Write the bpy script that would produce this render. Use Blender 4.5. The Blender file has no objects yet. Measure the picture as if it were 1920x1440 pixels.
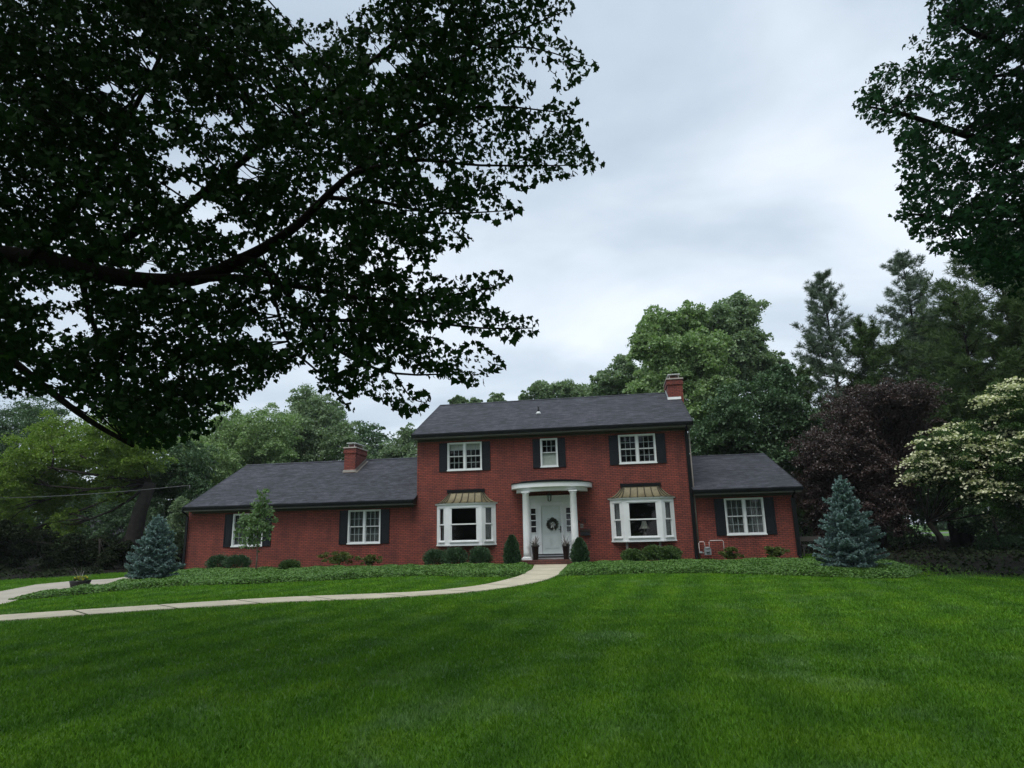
import bpy, bmesh, math, random
import numpy as np
from mathutils import Vector, Matrix, geometry
C = bpy.context.scene.collection
rng = np.random.default_rng(7); random.seed(7)
R = math.radians
# ------------------------------------------------------------------ camera (solved from the facade)
F = 1201.7; YAW, PITCH, ROLL = -0.15168, 0.228186, -0.025079
CAM = np.array([14.59, -28.0, 1.2836])
_f = np.array([math.sin(YAW)*math.cos(PITCH), math.cos(YAW)*math.cos(PITCH), math.sin(PITCH)])
_r = np.array([math.cos(YAW), -math.sin(YAW), 0.0]); _u = np.cross(_r, _f)
CR = math.cos(ROLL)*_r + math.sin(ROLL)*_u; CU = -math.sin(ROLL)*_r + math.cos(ROLL)*_u
def ray(px, py): return _f + (px-960)/F*CR - (py-720)/F*CU
def at(px, py, Y):
    v = ray(px, py); return CAM + v*(Y-CAM[1])/v[1]
def atd(px, py, d): return CAM + ray(px, py)*d
def hgt(x, y): return -0.32*np.clip((-6.0-np.asarray(y, float))/22.0, 0, 1)
def gr(px, py):
    v = ray(px, py); t = -CAM[2]/v[2]
    for _ in range(12):
        p = CAM+v*t; t = (float(hgt(p[0], p[1]))-CAM[2])/v[2]
    return CAM+v*t
def proj(P):
    q = np.asarray(P)-CAM; z = q@_f
    return 960+F*(q@CR)/z, 720-F*(q@CU)/z, z
def ppm(P): return F/float((np.asarray(P)-CAM)@_f)      # pixels per metre there
# ------------------------------------------------------------------ materials
def mat(name):
    m = bpy.data.materials.new(name); m.use_nodes = True; nt = m.node_tree
    return m, nt, nt.nodes['Principled BSDF']
def N(nt, t, **kw):
    n = nt.nodes.new(t)
    for k, v in kw.items():
        if k in n.inputs: n.inputs[k].default_value = v
        else: setattr(n, k, v)
    return n
def ramp(nt, fac, stops):
    r = nt.nodes.new('ShaderNodeValToRGB'); nt.links.new(fac, r.inputs[0])
    while len(r.color_ramp.elements) < len(stops): r.color_ramp.elements.new(0.5)
    for e, (p, c) in zip(r.color_ramp.elements, stops): e.position = p; e.color = (*c, 1)
    return r
def noise(nt, scale, detail=4, rough=.6, vec=None):
    n = N(nt, 'ShaderNodeTexNoise', Scale=scale, Detail=detail, Roughness=rough)
    if vec is None:
        g = nt.nodes.new('ShaderNodeNewGeometry'); vec = g.outputs['Position']
    nt.links.new(vec, n.inputs['Vector']); return n
def bump(nt, b, h, strength=.3, dist=.01):
    bp = N(nt, 'ShaderNodeBump', Strength=strength, Distance=dist)
    nt.links.new(h, bp.inputs['Height']); nt.links.new(bp.outputs[0], b.inputs['Normal'])
def simple(name, col, rough=.5, var=.12, nscale=6, spec=.4, metal=0, bmp=0):
    m, nt, b = mat(name)
    n = noise(nt, nscale)
    c = np.array(col)
    r = ramp(nt, n.outputs[0], [(.3, tuple(c*(1-var))), (.7, tuple(np.clip(c*(1+var), 0, 1)))])
    nt.links.new(r.outputs[0], b.inputs['Base Color']); b.inputs['Roughness'].default_value = rough
    b.inputs['Specular IOR Level'].default_value = spec; b.inputs['Metallic'].default_value = metal
    if bmp: bump(nt, b, noise(nt, nscale*8).outputs[0], bmp)
    return m
def brick_mat(name, c1, c2, mort):
    m, nt, b = mat(name)
    g = nt.nodes.new('ShaderNodeNewGeometry'); s = nt.nodes.new('ShaderNodeSeparateXYZ'); nt.links.new(g.outputs['Position'], s.inputs[0])
    a = N(nt, 'ShaderNodeMath', operation='ADD'); nt.links.new(s.outputs[0], a.inputs[0]); nt.links.new(s.outputs[1], a.inputs[1])
    c = nt.nodes.new('ShaderNodeCombineXYZ'); nt.links.new(a.outputs[0], c.inputs[0]); nt.links.new(s.outputs[2], c.inputs[1])
    wob = noise(nt, 3.0, 3); wv = N(nt, 'ShaderNodeVectorMath', operation='SCALE', Scale=.022); nt.links.new(wob.outputs['Color'], wv.inputs[0])
    av = N(nt, 'ShaderNodeVectorMath', operation='ADD'); nt.links.new(c.outputs[0], av.inputs[0]); nt.links.new(wv.outputs[0], av.inputs[1])
    t = nt.nodes.new('ShaderNodeTexBrick'); nt.links.new(av.outputs[0], t.inputs['Vector'])
    t.inputs['Scale'].default_value = 1; t.inputs['Brick Width'].default_value = .213; t.inputs['Row Height'].default_value = .074
    t.inputs['Mortar Size'].default_value = .0145; t.inputs['Mortar Smooth'].default_value = .4; t.inputs['Bias'].default_value = -.1
    t.inputs['Color1'].default_value = (*c1, 1); t.inputs['Color2'].default_value = (*c2, 1); t.inputs['Mortar'].default_value = (*mort, 1)
    n = noise(nt, .9, 6, .7)
    mx = N(nt, 'ShaderNodeMix', data_type='RGBA', blend_type='MULTIPLY'); mx.inputs[0].default_value = 1
    rr = ramp(nt, n.outputs[0], [(.25, (.70, .74, .78)), (.75, (1.22, 1.18, 1.16))])
    nt.links.new(t.outputs['Color'], mx.inputs[6]); nt.links.new(rr.outputs[0], mx.inputs[7])
    ms_ = N(nt, 'ShaderNodeMapping'); ms_.inputs['Scale'].default_value = (2.2, 2.2, .35); nt.links.new(g.outputs['Position'], ms_.inputs[0]); ns = noise(nt, 1.0, 5, .65, ms_.outputs[0])
    m2 = N(nt, 'ShaderNodeMix', data_type='RGBA', blend_type='MULTIPLY'); m2.inputs[0].default_value = 1; r2 = ramp(nt, ns.outputs[0], [(.30, (.66, .70, .76)), (.52, (1, 1, 1)), (.75, (1.12, 1.16, 1.16))])
    nt.links.new(mx.outputs[2], m2.inputs[6]); nt.links.new(r2.outputs[0], m2.inputs[7]); nt.links.new(m2.outputs[2], b.inputs['Base Color']); b.inputs['Roughness'].default_value = .8
    inv = N(nt, 'ShaderNodeMath', operation='SUBTRACT'); inv.inputs[0].default_value = 1; nt.links.new(t.outputs['Fac'], inv.inputs[1])
    bump(nt, b, inv.outputs[0], .9, .012)
    return m
def shingle_mat():
    m, nt, b = mat('asphalt_shingle')
    g = nt.nodes.new('ShaderNodeNewGeometry'); s = nt.nodes.new('ShaderNodeSeparateXYZ'); nt.links.new(g.outputs['Position'], s.inputs[0])
    c = nt.nodes.new('ShaderNodeCombineXYZ'); nt.links.new(s.outputs[0], c.inputs[0]); nt.links.new(s.outputs[1], c.inputs[1])
    t = nt.nodes.new('ShaderNodeTexBrick'); nt.links.new(c.outputs[0], t.inputs['Vector'])
    for k, v in (('Scale', 1), ('Brick Width', .21), ('Row Height', .127), ('Mortar Size', .012), ('Mortar Smooth', .6), ('Bias', 0)): t.inputs[k].default_value = v
    t.offset = .37; t.inputs['Color1'].default_value = (.022, .026, .031, 1); t.inputs['Color2'].default_value = (.046, .051, .058, 1); t.inputs['Mortar'].default_value = (.02, .02, .026, 1)
    mp = N(nt, 'ShaderNodeMapping'); mp.inputs['Scale'].default_value = (1.7, 5.5, 1); nt.links.new(g.outputs['Position'], mp.inputs[0])
    n = noise(nt, 1.0, 4, .75, mp.outputs[0])
    n2 = noise(nt, .35, 4, .6)
    mx = N(nt, 'ShaderNodeMix', data_type='RGBA', blend_type='MULTIPLY'); mx.inputs[0].default_value = 1
    rr = ramp(nt, n.outputs[0], [(.40, (.50, .52, .56)), (.60, (1.55, 1.52, 1.58))])
    nt.links.new(t.outputs['Color'], mx.inputs[6]); nt.links.new(rr.outputs[0], mx.inputs[7])
    m2 = N(nt, 'ShaderNodeMix', data_type='RGBA', blend_type='MULTIPLY'); m2.inputs[0].default_value = 1
    r2 = ramp(nt, n2.outputs[0], [(.3, (.85, .88, .9)), (.7, (1.12, 1.03, 1.08))])
    nt.links.new(mx.outputs[2], m2.inputs[6]); nt.links.new(r2.outputs[0], m2.inputs[7])
    nt.links.new(m2.outputs[2], b.inputs['Base Color']); b.inputs['Roughness'].default_value = .85
    bump(nt, b, n.outputs[0], .5, .02)
    return m
def leaf_mat(name, dark, light, trans=.3, patch=.9, rough=.5, spec=.25, tint=None):
    m, nt, b = mat(name)
    g = nt.nodes.new('ShaderNodeNewGeometry')
    n = noise(nt, patch, 3, .6)
    mx = N(nt, 'ShaderNodeMath', operation='MULTIPLY_ADD'); mx.inputs[1].default_value = .55
    nt.links.new(g.outputs['Random Per Island'], mx.inputs[0]); 
    h = N(nt, 'ShaderNodeMath', operation='MULTIPLY'); h.inputs[1].default_value = .5; nt.links.new(n.outputs[0], h.inputs[0]); nt.links.new(h.outputs[0], mx.inputs[2])
    stops = [(.12, dark), (.75, light)] + ([(.92, tint)] if tint else [])
    r = ramp(nt, mx.outputs[0], stops)
    nt.links.new(r.outputs[0], b.inputs['Base Color']); b.inputs['Roughness'].default_value = rough; b.inputs['Specular IOR Level'].default_value = spec
    tr = nt.nodes.new('ShaderNodeBsdfTranslucent'); sc = N(nt, 'ShaderNodeMix', data_type='RGBA', blend_type='MULTIPLY'); sc.inputs[0].default_value = 1
    nt.links.new(r.outputs[0], sc.inputs[6]); sc.inputs[7].default_value = (1.3, 1.5, .7, 1); nt.links.new(sc.outputs[2], tr.inputs[0])
    ms = nt.nodes.new('ShaderNodeMixShader'); ms.inputs[0].default_value = trans
    nt.links.new(b.outputs[0], ms.inputs[1]); nt.links.new(tr.outputs[0], ms.inputs[2])
    nt.links.new(ms.outputs[0], nt.nodes['Material Output'].inputs[0])
    return m
def glass_mat(name, tint=(.9, .95, .95)):
    m, nt, b = mat(name); nt.nodes.remove(b)
    gl = N(nt, 'ShaderNodeBsdfGlossy', Roughness=.02); tr = nt.nodes.new('ShaderNodeBsdfTransparent'); tr.inputs[0].default_value = (*tint, 1)
    lw = N(nt, 'ShaderNodeLayerWeight', Blend=.5); ms = nt.nodes.new('ShaderNodeMixShader')
    pw = N(nt, 'ShaderNodeMath', operation='POWER'); pw.inputs[1].default_value = 5; nt.links.new(lw.outputs['Facing'], pw.inputs[0])
    ad = N(nt, 'ShaderNodeMath', operation='MULTIPLY_ADD'); ad.inputs[1].default_value = .9; ad.inputs[2].default_value = .03; nt.links.new(pw.outputs[0], ad.inputs[0])
    n = noise(nt, 1.5, 2); bp = N(nt, 'ShaderNodeBump', Strength=.06, Distance=.05); nt.links.new(n.outputs[0], bp.inputs['Height']); nt.links.new(bp.outputs[0], gl.inputs['Normal'])
    nt.links.new(ad.outputs[0], ms.inputs[0]); nt.links.new(tr.outputs[0], ms.inputs[1]); nt.links.new(gl.outputs[0], ms.inputs[2])
    nt.links.new(ms.outputs[0], nt.nodes['Material Output'].inputs[0]); return m
def grass_mat(name, blade):
    m, nt, b = mat(name)
    n1 = noise(nt, .75, 5, .7); n2 = noise(nt, 1.3, 5, .65); n3 = noise(nt, 30, 3, .7)
    g = nt.nodes.new('ShaderNodeNewGeometry')
    mp = N(nt, 'ShaderNodeMapping'); mp.inputs['Rotation'].default_value = (0, 0, R(8)); nt.links.new(g.outputs['Position'], mp.inputs[0])
    w = N(nt, 'ShaderNodeTexWave', Scale=.30, Distortion=1.2, Detail=3); w.inputs['Detail Scale'].default_value = .7; nt.links.new(mp.outputs[0], w.inputs['Vector'])
    r1 = ramp(nt, n2.outputs[0], [(.28, (.054, .155, .011)), (.5, (.088, .222, .013)), (.72, (.138, .275, .015))])
    # pale blue-green worn patches
    mk = ramp(nt, n1.outputs[0], [(.54, (0, 0, 0)), (.70, (1, 1, 1))])
    mm = N(nt, 'ShaderNodeMath', operation='MULTIPLY'); nt.links.new(mk.outputs[0], mm.inputs[0]); nt.links.new(n2.outputs[0], mm.inputs[1])
    mx = N(nt, 'ShaderNodeMix', data_type='RGBA'); nt.links.new(mm.outputs[0], mx.inputs[0]); nt.links.new(r1.outputs[0], mx.inputs[6]); mx.inputs[7].default_value = (.17, .29, .12, 1)
    mu = N(nt, 'ShaderNodeMix', data_type='RGBA', blend_type='MULTIPLY'); mu.inputs[0].default_value = 1
    rw = ramp(nt, w.outputs[0], [(.25, (.90, .92, .97)), (.75, (1.10, 1.07, 1.0))]); nt.links.new(mx.outputs[2], mu.inputs[6]); nt.links.new(rw.outputs[0], mu.inputs[7])
    m3 = N(nt, 'ShaderNodeMix', data_type='RGBA', blend_type='MULTIPLY'); m3.inputs[0].default_value = 1
    if blade:
        r3 = ramp(nt, g.outputs['Random Per Island'], [(0, (.72, .74, .7)), (.8, (1.22, 1.2, 1.15)), (.97, (1.35, 1.3, 1.5)), (1, (2.2, 1.7, 3.2))])
    else:
        r3 = ramp(nt, n3.outputs[0], [(.35, (.45, .5, .4)), (.65, (1.0, 1.0, .9))])
    nt.links.new(mu.outputs[2], m3.inputs[6]); nt.links.new(r3.outputs[0], m3.inputs[7])
    nt.links.new(m3.outputs[2], b.inputs['Base Color']); b.inputs['Roughness'].default_value = .6; b.inputs['Specular IOR Level'].default_value = .2
    if blade:
        tr = nt.nodes.new('ShaderNodeBsdfTranslucent'); nt.links.new(m3.outputs[2], tr.inputs[0]); ms = nt.nodes.new('ShaderNodeMixShader'); ms.inputs[0].default_value = .25
        nt.links.new(b.outputs[0], ms.inputs[1]); nt.links.new(tr.outputs[0], ms.inputs[2]); nt.links.new(ms.outputs[0], nt.nodes['Material Output'].inputs[0])
    else: bump(nt, b, n3.outputs[0], .6, .03)
    return m
M = dict(
 brick=brick_mat('red_brick', (.30, .062, .040), (.195, .042, .030), (.070, .022, .018)),
 pbrick=brick_mat('porch_brick', (.16, .05, .035), (.11, .035, .028), (.06, .03, .025)),
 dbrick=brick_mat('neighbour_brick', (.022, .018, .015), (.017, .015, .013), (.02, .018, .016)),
 shingle=shingle_mat(),
 white=simple('white_paint', (.74, .76, .76), .45, .05, 3), cream=simple('offwhite_sash', (.56, .58, .58), .45, .06, 3),
 grille=simple('grille_grey', (.33, .34, .34), .5, .05),
 black=simple('black_shutter_paint', (.008, .010, .014), .5, .2, 5, .25), gutter=simple('black_gutter', (.004, .005, .006), .4, .2, 6, .25),
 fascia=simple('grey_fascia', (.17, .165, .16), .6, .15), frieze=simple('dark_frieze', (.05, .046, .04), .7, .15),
 copper=simple('weathered_copper', (.155, .135, .075), .55, .3, 4, metal=.15, bmp=.15), seam=simple('shadowed_copper_seam', (.06, .052, .032), .5, .2, 6, metal=.2),  # seam metal darkened: the shadow along each seam is put into its colour
 door=simple('pale_door_paint', (.58, .64, .62), .4, .04), dark=simple('dark_metal', (.02, .02, .022), .4, .2), bronze=simple('bronze', (.03, .025, .02), .35, .2),
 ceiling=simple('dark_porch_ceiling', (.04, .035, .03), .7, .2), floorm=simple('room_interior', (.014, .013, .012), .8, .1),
 glass=glass_mat('window_glass'), dglass=simple('sidelight_glass', (.008, .009, .010), .05, .3, spec=.7),
 blind=simple('blind_fabric', (.42, .42, .38), .8, .08, 9), curtain=simple('curtain_fabric', (.10, .105, .10), .9, .2, 5), shade=simple('lamp_shade_linen', (.62, .58, .48), .8, .04),
 grey=simple('meter_grey', (.20, .22, .23), .5, .1), pvc=simple('painted_pipe', (.45, .38, .36), .5, .08), post=simple('grey_post', (.17, .16, .15), .8, .2),
 concrete=simple('concrete_path', (.50, .455, .34), .9, .14, 1.6, .2, bmp=.3), drive=simple('concrete_drive', (.38, .35, .29), .9, .14, .9, .2, bmp=.3),
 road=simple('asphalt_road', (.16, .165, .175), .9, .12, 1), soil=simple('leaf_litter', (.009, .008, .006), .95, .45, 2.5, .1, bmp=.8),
 stone=simple('chimney_cap_stone', (.42, .38, .34), .8, .15), flash=simple('lead_flashing', (.19, .17, .15), .5, .15), wflash=simple('bright_flashing', (.6, .62, .62), .35, .1),
 bark=simple('grey_bark', (.030, .027, .024), .95, .35, 5, .1, bmp=1), dbark=simple('dark_bark', (.012, .011, .009), .95, .35, 6, .1, bmp=1), tbark=simple('pale_trunk', (.14, .12, .10), .9, .3, 8, .1),
 wire=simple('cable_sheath', (.09, .095, .095), .5, .1), pot=simple('dark_glazed_pot', (.020, .013, .012), .3, .3), bpot=simple('black_tub', (.008, .008, .009), .5, .2),
 earth=simple('potting_soil', (.02, .015, .01), .95, .2), wood=simple('bench_wood', (.06, .055, .05), .8, .2),
 grassblade=grass_mat('grass_blades', True), turf=grass_mat('lawn_turf', False),
 maple=leaf_mat('backlit_maple_leaf', (0.004, 0.013, 0.005), (0.016, 0.042, 0.011), .25, .7, .7, .06),  # very dark green: the crown's backlit darkness is put into the colour
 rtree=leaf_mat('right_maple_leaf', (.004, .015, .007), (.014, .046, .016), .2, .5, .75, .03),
 ylw=leaf_mat('light_green_leaf', (0.1, 0.165, 0.07), (0.28, 0.39, 0.19), .3, .9),  # background greens paled and greyed: distance haze is put into the leaf colours
 mid=leaf_mat('mid_green_leaf', (0.085, 0.142, 0.082), (0.245, 0.33, 0.2), .28, .9),
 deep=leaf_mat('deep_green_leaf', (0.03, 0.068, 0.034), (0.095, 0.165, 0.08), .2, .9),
 lit=leaf_mat('lime_leaf', (0.05, 0.105, 0.018), (0.18, 0.27, 0.045), .35, .5),
 pine=leaf_mat('pine_needle', (0.05, 0.08, 0.055), (0.14, 0.195, 0.13), .1, .4), hem=leaf_mat('hemlock_needle', (0.02, 0.048, 0.02), (0.085, 0.14, 0.042), .15, .35),
 blue=leaf_mat('blue_spruce_needle', (0.07, 0.125, 0.115), (0.23, 0.34, 0.33), .08, 1.5, .6),
 purple=leaf_mat('purple_leaf', (0.022, 0.014, 0.013), (0.08, 0.052, 0.048), .12, .8, .4, .5), dog=leaf_mat('dogwood_leaf', (0.018, 0.048, 0.014), (0.065, 0.13, 0.032), .25, .8),
 shadeleaf=leaf_mat('shade_leaf', (.006, .010, .005), (.022, .036, .012), .1, 1.5, .7, .1),  # near-black green: deep shade under the trees is put into the leaf colour
 petal=leaf_mat('cream_bract', (0.52, 0.53, 0.34), (0.76, 0.76, 0.54), .2, 2), cover=leaf_mat('ground_cover_leaf', (0.045, 0.11, 0.025), (0.13, 0.25, 0.055), .2, 1.2, .5, .3),
 yew=leaf_mat('yew_needle', (0.018, 0.048, 0.024), (0.065, 0.125, 0.058), .08, 3), box=leaf_mat('boxwood_leaf', (0.032, 0.07, 0.022), (0.1, 0.165, 0.05), .15, 3),
 aza=leaf_mat('azalea_leaf', (0.045, 0.075, 0.02), (0.14, 0.18, 0.05), .2, 3, tint=(.20, .10, .04)), young=leaf_mat('young_maple_leaf', (0.07, 0.12, 0.05), (0.17, 0.27, 0.12), .3, 3),
 spike=leaf_mat('burgundy_blade', (.06, .05, .05), (.26, .24, .24), .1, 5), yflow=leaf_mat('yellow_flower', (.30, .28, .02), (.55, .5, .05), .2, 5), wreath=leaf_mat('wreath_leaf', (.02, .03, .02), (.10, .10, .08), .1, 8),
 ribbon=simple('ribbon_cloth', (.52, .52, .48), .7, .1))
hm = bpy.data.materials.new('haze'); hm.use_nodes = True; hn = hm.node_tree; hn.nodes.remove(hn.nodes['Principled BSDF']); pv = hn.nodes.new('ShaderNodeVolumePrincipled')
pv.inputs['Density'].default_value = .0003; pv.inputs['Color'].default_value = (.85, .90, .95, 1); hn.links.new(pv.outputs[0], hn.nodes['Material Output'].inputs['Volume']); M['haze'] = hm
# ------------------------------------------------------------------ mesh building
def root_of(o):
    while o.parent: o = o.parent
    return o
class MB:
    def __init__(s): s.v = []; s.f = []; s.sm = []
    def face(s, pts, smooth=False):
        i = len(s.v); s.v += [tuple(map(float, p)) for p in pts]; s.f.append(tuple(range(i, i+len(pts)))); s.sm.append(smooth); return s
    def box(s, x0, x1, y0, y1, z0, z1):
        if x1 < x0: x0, x1 = x1, x0
        return s.obox((x0, y0, z0), (1, 0, 0), (0, 1, 0), (0, 0, 1), (0, x1-x0), (0, y1-y0), (0, z1-z0))
    def obox(s, o, u, v, w, eu, ev, ew):
        o, u, v, w = map(np.array, (o, u, v, w)); i = len(s.v)
        for a in ew:
            for b in ev:
                for c in eu: s.v.append(tuple(o+u*c+v*b+w*a))
        for q in ((0, 2, 3, 1), (4, 5, 7, 6), (0, 1, 5, 4), (2, 6, 7, 3), (0, 4, 6, 2), (1, 3, 7, 5)):
            s.f.append(tuple(i+k for k in q)); s.sm.append(False)
        return s
    def tube(s, pts, rad, n=8, smooth=True, cap=True):
        pts = [np.array(p, float) for p in pts]
        if not hasattr(rad, '__len__'): rad = [rad]*len(pts)
        i0 = len(s.v)
        for k, p in enumerate(pts):
            d = pts[min(k+1, len(pts)-1)]-pts[max(k-1, 0)]; d = d/(np.linalg.norm(d)+1e-9)
            a = np.cross(d, (0, 0, 1) if abs(d[2]) < .9 else (1, 0, 0)); a /= np.linalg.norm(a); b = np.cross(d, a)
            for j in range(n):
                t = 2*math.pi*j/n; s.v.append(tuple(p+rad[k]*(math.cos(t)*a+math.sin(t)*b)))
        for k in range(len(pts)-1):
            for j in range(n):
                a = i0+k*n+j; b = i0+k*n+(j+1) % n; s.f.append((a, a+n, b+n, b)); s.sm.append(smooth)
        if cap:
            s.f.append(tuple(range(i0, i0+n))); s.sm.append(False)
            e = i0+(len(pts)-1)*n; s.f.append(tuple(range(e+n-1, e-1, -1))); s.sm.append(False)
        return s
    def lathe(s, c, prof, n=24, smooth=True):
        return s.tube([(c[0], c[1], c[2]+z) for r, z in prof], [r for r, z in prof], n, smooth)
    def build(s, name, m, parent=None):
        off = np.array(root_of(parent).location) if parent else np.zeros(3)
        me = bpy.data.meshes.new(name)
        me.from_pydata([tuple(np.array(v)-off) for v in s.v], [], s.f); me.polygons.foreach_set('use_smooth', s.sm)
        bm = bmesh.new(); bm.from_mesh(me); bmesh.ops.recalc_face_normals(bm, faces=bm.faces); bm.to_mesh(me); bm.free()
        me.materials.append(M[m]); me.update()
        o = bpy.data.objects.new(name, me); C.objects.link(o); o.parent = parent; return o
def np_mesh(name, V, k, m, parent=None, smooth=False):
    """V: (n*k,3) vertices, every k in a row are one face"""
    off = np.array(root_of(parent).location) if parent else np.zeros(3)
    V = (np.asarray(V)-off).astype(np.float32); nv = len(V); nf = nv//k
    me = bpy.data.meshes.new(name); me.vertices.add(nv); me.vertices.foreach_set('co', V.ravel())
    me.loops.add(nv); me.loops.foreach_set('vertex_index', np.arange(nv, dtype=np.int32))
    me.polygons.add(nf); me.polygons.foreach_set('loop_start', np.arange(0, nv, k, dtype=np.int32)); me.polygons.foreach_set('loop_total', np.full(nf, k, np.int32))
    me.update(calc_edges=True); me.materials.append(M[m])
    o = bpy.data.objects.new(name, me); C.objects.link(o); o.parent = parent; return o
def tag(o, label=None, cat=None, group=None, kind=None):
    if label: o['label'] = label
    if cat: o['category'] = cat
    if group: o['group'] = group
    if kind: o['kind'] = kind
    return o
def thing(name, label, cat, loc=(0, 0, 0), group=None):
    o = bpy.data.objects.new(name, None); C.objects.link(o); o.location = tuple(map(float, loc)); o.empty_display_size = .2
    return tag(o, label, cat, group)
# leaf templates (flat-ish outlines; x side, y along, z fold)
QUAD = np.array([(0, -.5, 0), (.42, 0, .10), (0, .5, 0), (-.42, 0, .10)])
NEED = np.array([(-.10, 0, 0), (.10, 0, 0), (.05, 1, 0), (-.05, 1, 0)])
MAPLE = np.array([(0, 0, 0), (.20, .08, .05), (.44, .03, -.02), (.40, .27, .03), (.56, .50, -.10), (.31, .49, .05), (.20, .68, .02), (0, .98, -.20),
                  (-.18, .66, .06), (-.30, .47, .08), (-.53, .53, -.04), (-.40, .25, .07), (-.46, .02, .04), (-.21, .07, .06)])
def frames(d, up_jit=1.0):
    """rotation frames whose y axis is d (n,3), rolled at random"""
    d = d/np.linalg.norm(d, axis=1, keepdims=True); a = rng.normal(size=d.shape); a -= (a*d).sum(1, keepdims=True)*d; a /= np.linalg.norm(a, axis=1, keepdims=True)
    return a, d, np.cross(a, d)
def leaves(P, size, T, D=None, flat=None):
    """P centres, size scalar/array, T template, D direction of the leaf's long axis; flat: 0..1 pull of the normal to vertical"""
    n = len(P); s = np.broadcast_to(np.asarray(size, float), (n,))[:, None, None]
    if D is None: D = rng.normal(size=(n, 3))
    a, d, c = frames(D)
    if flat is not None:
        nrm = c+np.sign(c[:, 2:3]+1e-6)*np.array([0, 0, flat])*2; nrm -= (nrm*d).sum(1, keepdims=True)*d; nrm /= np.linalg.norm(nrm, axis=1, keepdims=True)+1e-9; c = nrm; a = np.cross(d, c)
    V = P[:, None, :]+s*(T[None, :, 0:1]*a[:, None, :]+T[None, :, 1:2]*d[:, None, :]+T[None, :, 2:3]*c[:, None, :])
    return V.reshape(-1, 3)
def sph(n):
    v = rng.normal(size=(n, 3)); return v/np.linalg.norm(v, axis=1, keepdims=True)
def crown_pts(blobs, n, sub=26, subr=.30, flatz=.65, inner=.22):
    n = int(n*2.1); sub = int(sub*2.2); subr *= .70
    """blobs: (centre, radius); two-level clumps"""
    w = np.array([r**2 for c, r in blobs]); w /= w.sum(); out = []
    for (c, r), ww in zip(blobs, w):
        k = max(6, int(sub*rng.uniform(.8, 1.2))); m = int(n*ww)
        sc = c+sph(k)*r*rng.uniform(.35, 1.10, (k, 1)); sr = r*subr*rng.uniform(.45, 1.75, k)
        idx = rng.integers(0, k, m); u = sph(m); u[:, 2] = np.where(u[:, 2] < -.3, -u[:, 2]*.6, u[:, 2]); rr = rng.uniform(.1, 1.0, (m, 1))**.5+rng.exponential(.10, (m, 1))
        P_ = u*rr*sr[idx][:, None]*np.array([1.15, 1.15, flatz]); P_[:, 2] -= .35*(np.hypot(P_[:, 0], P_[:, 1])**2)/(sr[idx]+1e-6)
        out.append(sc[idx]+P_)
        mi = int(m*inner); out.append(c+sph(mi)*r*rng.uniform(.2, .8, (mi, 1))**.6)
    return np.concatenate(out)
def limb(mb, a, b, r0, r1, bend=.12, n=5, seg=6):
    a = np.array(a, float); b = np.array(b, float); L = np.linalg.norm(b-a); off = rng.normal(size=3)*L*bend
    P = [a+(b-a)*t+off*math.sin(math.pi*t) for t in np.linspace(0, 1, n)]
    mb.tube(P, list(np.linspace(r0, r1, n)), seg); return P
# ------------------------------------------------------------------ the ground
def inpoly(x, y, poly):
    x = np.asarray(x); y = np.asarray(y); r = np.zeros(x.shape, bool); n = len(poly)
    for i in range(n):
        x0, y0 = poly[i]; x1, y1 = poly[(i+1) % n]
        if y0 == y1: continue
        c = ((y0 > y) != (y1 > y)) & (x < (x1-x0)*(y-y0)/(y1-y0)+x0); r ^= c
    return r
xs = np.concatenate([np.linspace(-300, -40, 14), np.linspace(-35, 60, 60), np.linspace(70, 300, 12)]); ys = np.concatenate([np.linspace(-120, -30, 8), np.linspace(-28, -6, 12), np.linspace(0, 60, 20), np.linspace(80, 500, 12)])
V = [(x, y, float(hgt(x, y))) for y in ys for x in xs]; nx = len(xs)
me = bpy.data.meshes.new('ground'); me.from_pydata(V, [], [(j*nx+i, j*nx+i+1, (j+1)*nx+i+1, (j+1)*nx+i) for j in range(len(ys)-1) for i in range(nx-1)]); me.materials.append(M['turf'])
g_ = bpy.data.objects.new('ground', me); C.objects.link(g_); tag(g_, kind='structure')
def sheet(name, poly, m, dz, thick=0):
    bm = bmesh.new(); vs = [bm.verts.new((x, y, 0)) for x, y in poly]
    for a, b, c in geometry.tessellate_polygon([[Vector((x, y, 0)) for x, y in poly]]):
        try: bm.faces.new((vs[a], vs[b], vs[c]))
        except ValueError: pass
    for yy in (-6, -28): bmesh.ops.bisect_plane(bm, geom=bm.verts[:]+bm.edges[:]+bm.faces[:], plane_co=(0, yy, 0), plane_no=(0, 1, 0))
    if thick:
        ex = bmesh.ops.extrude_face_region(bm, geom=bm.faces[:])
        top = {v for v in ex['geom'] if isinstance(v, bmesh.types.BMVert)}
        for v in bm.verts: v.co.z = float(hgt(v.co.x, v.co.y))+(dz if v in top else dz-thick)
    else:
        for v in bm.verts: v.co.z = float(hgt(v.co.x, v.co.y))+dz
    bmesh.ops.recalc_face_normals(bm, faces=bm.faces[:])
    me = bpy.data.meshes.new(name); bm.to_mesh(me); bm.free(); me.materials.append(M[m])
    o = bpy.data.objects.new(name, me); C.objects.link(o); tag(o, kind='structure'); return o
def G(px, py): p = gr(px, py); return (float(p[0]), float(p[1]))
up = [(1003, 1058), (998, 1069), (976, 1081), (940, 1091), (897, 1100), (810, 1110), (729, 1114), (521, 1122), (312, 1135), (0, 1155.5), (-200, 1170)]
lo = [(-200, 1182), (0, 1166), (312, 1144), (521, 1131), (729, 1123), (885, 1112), (971, 1100.5), (1024, 1089.5), (1049, 1078), (1060, 1068), (1064, 1058)]
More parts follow.
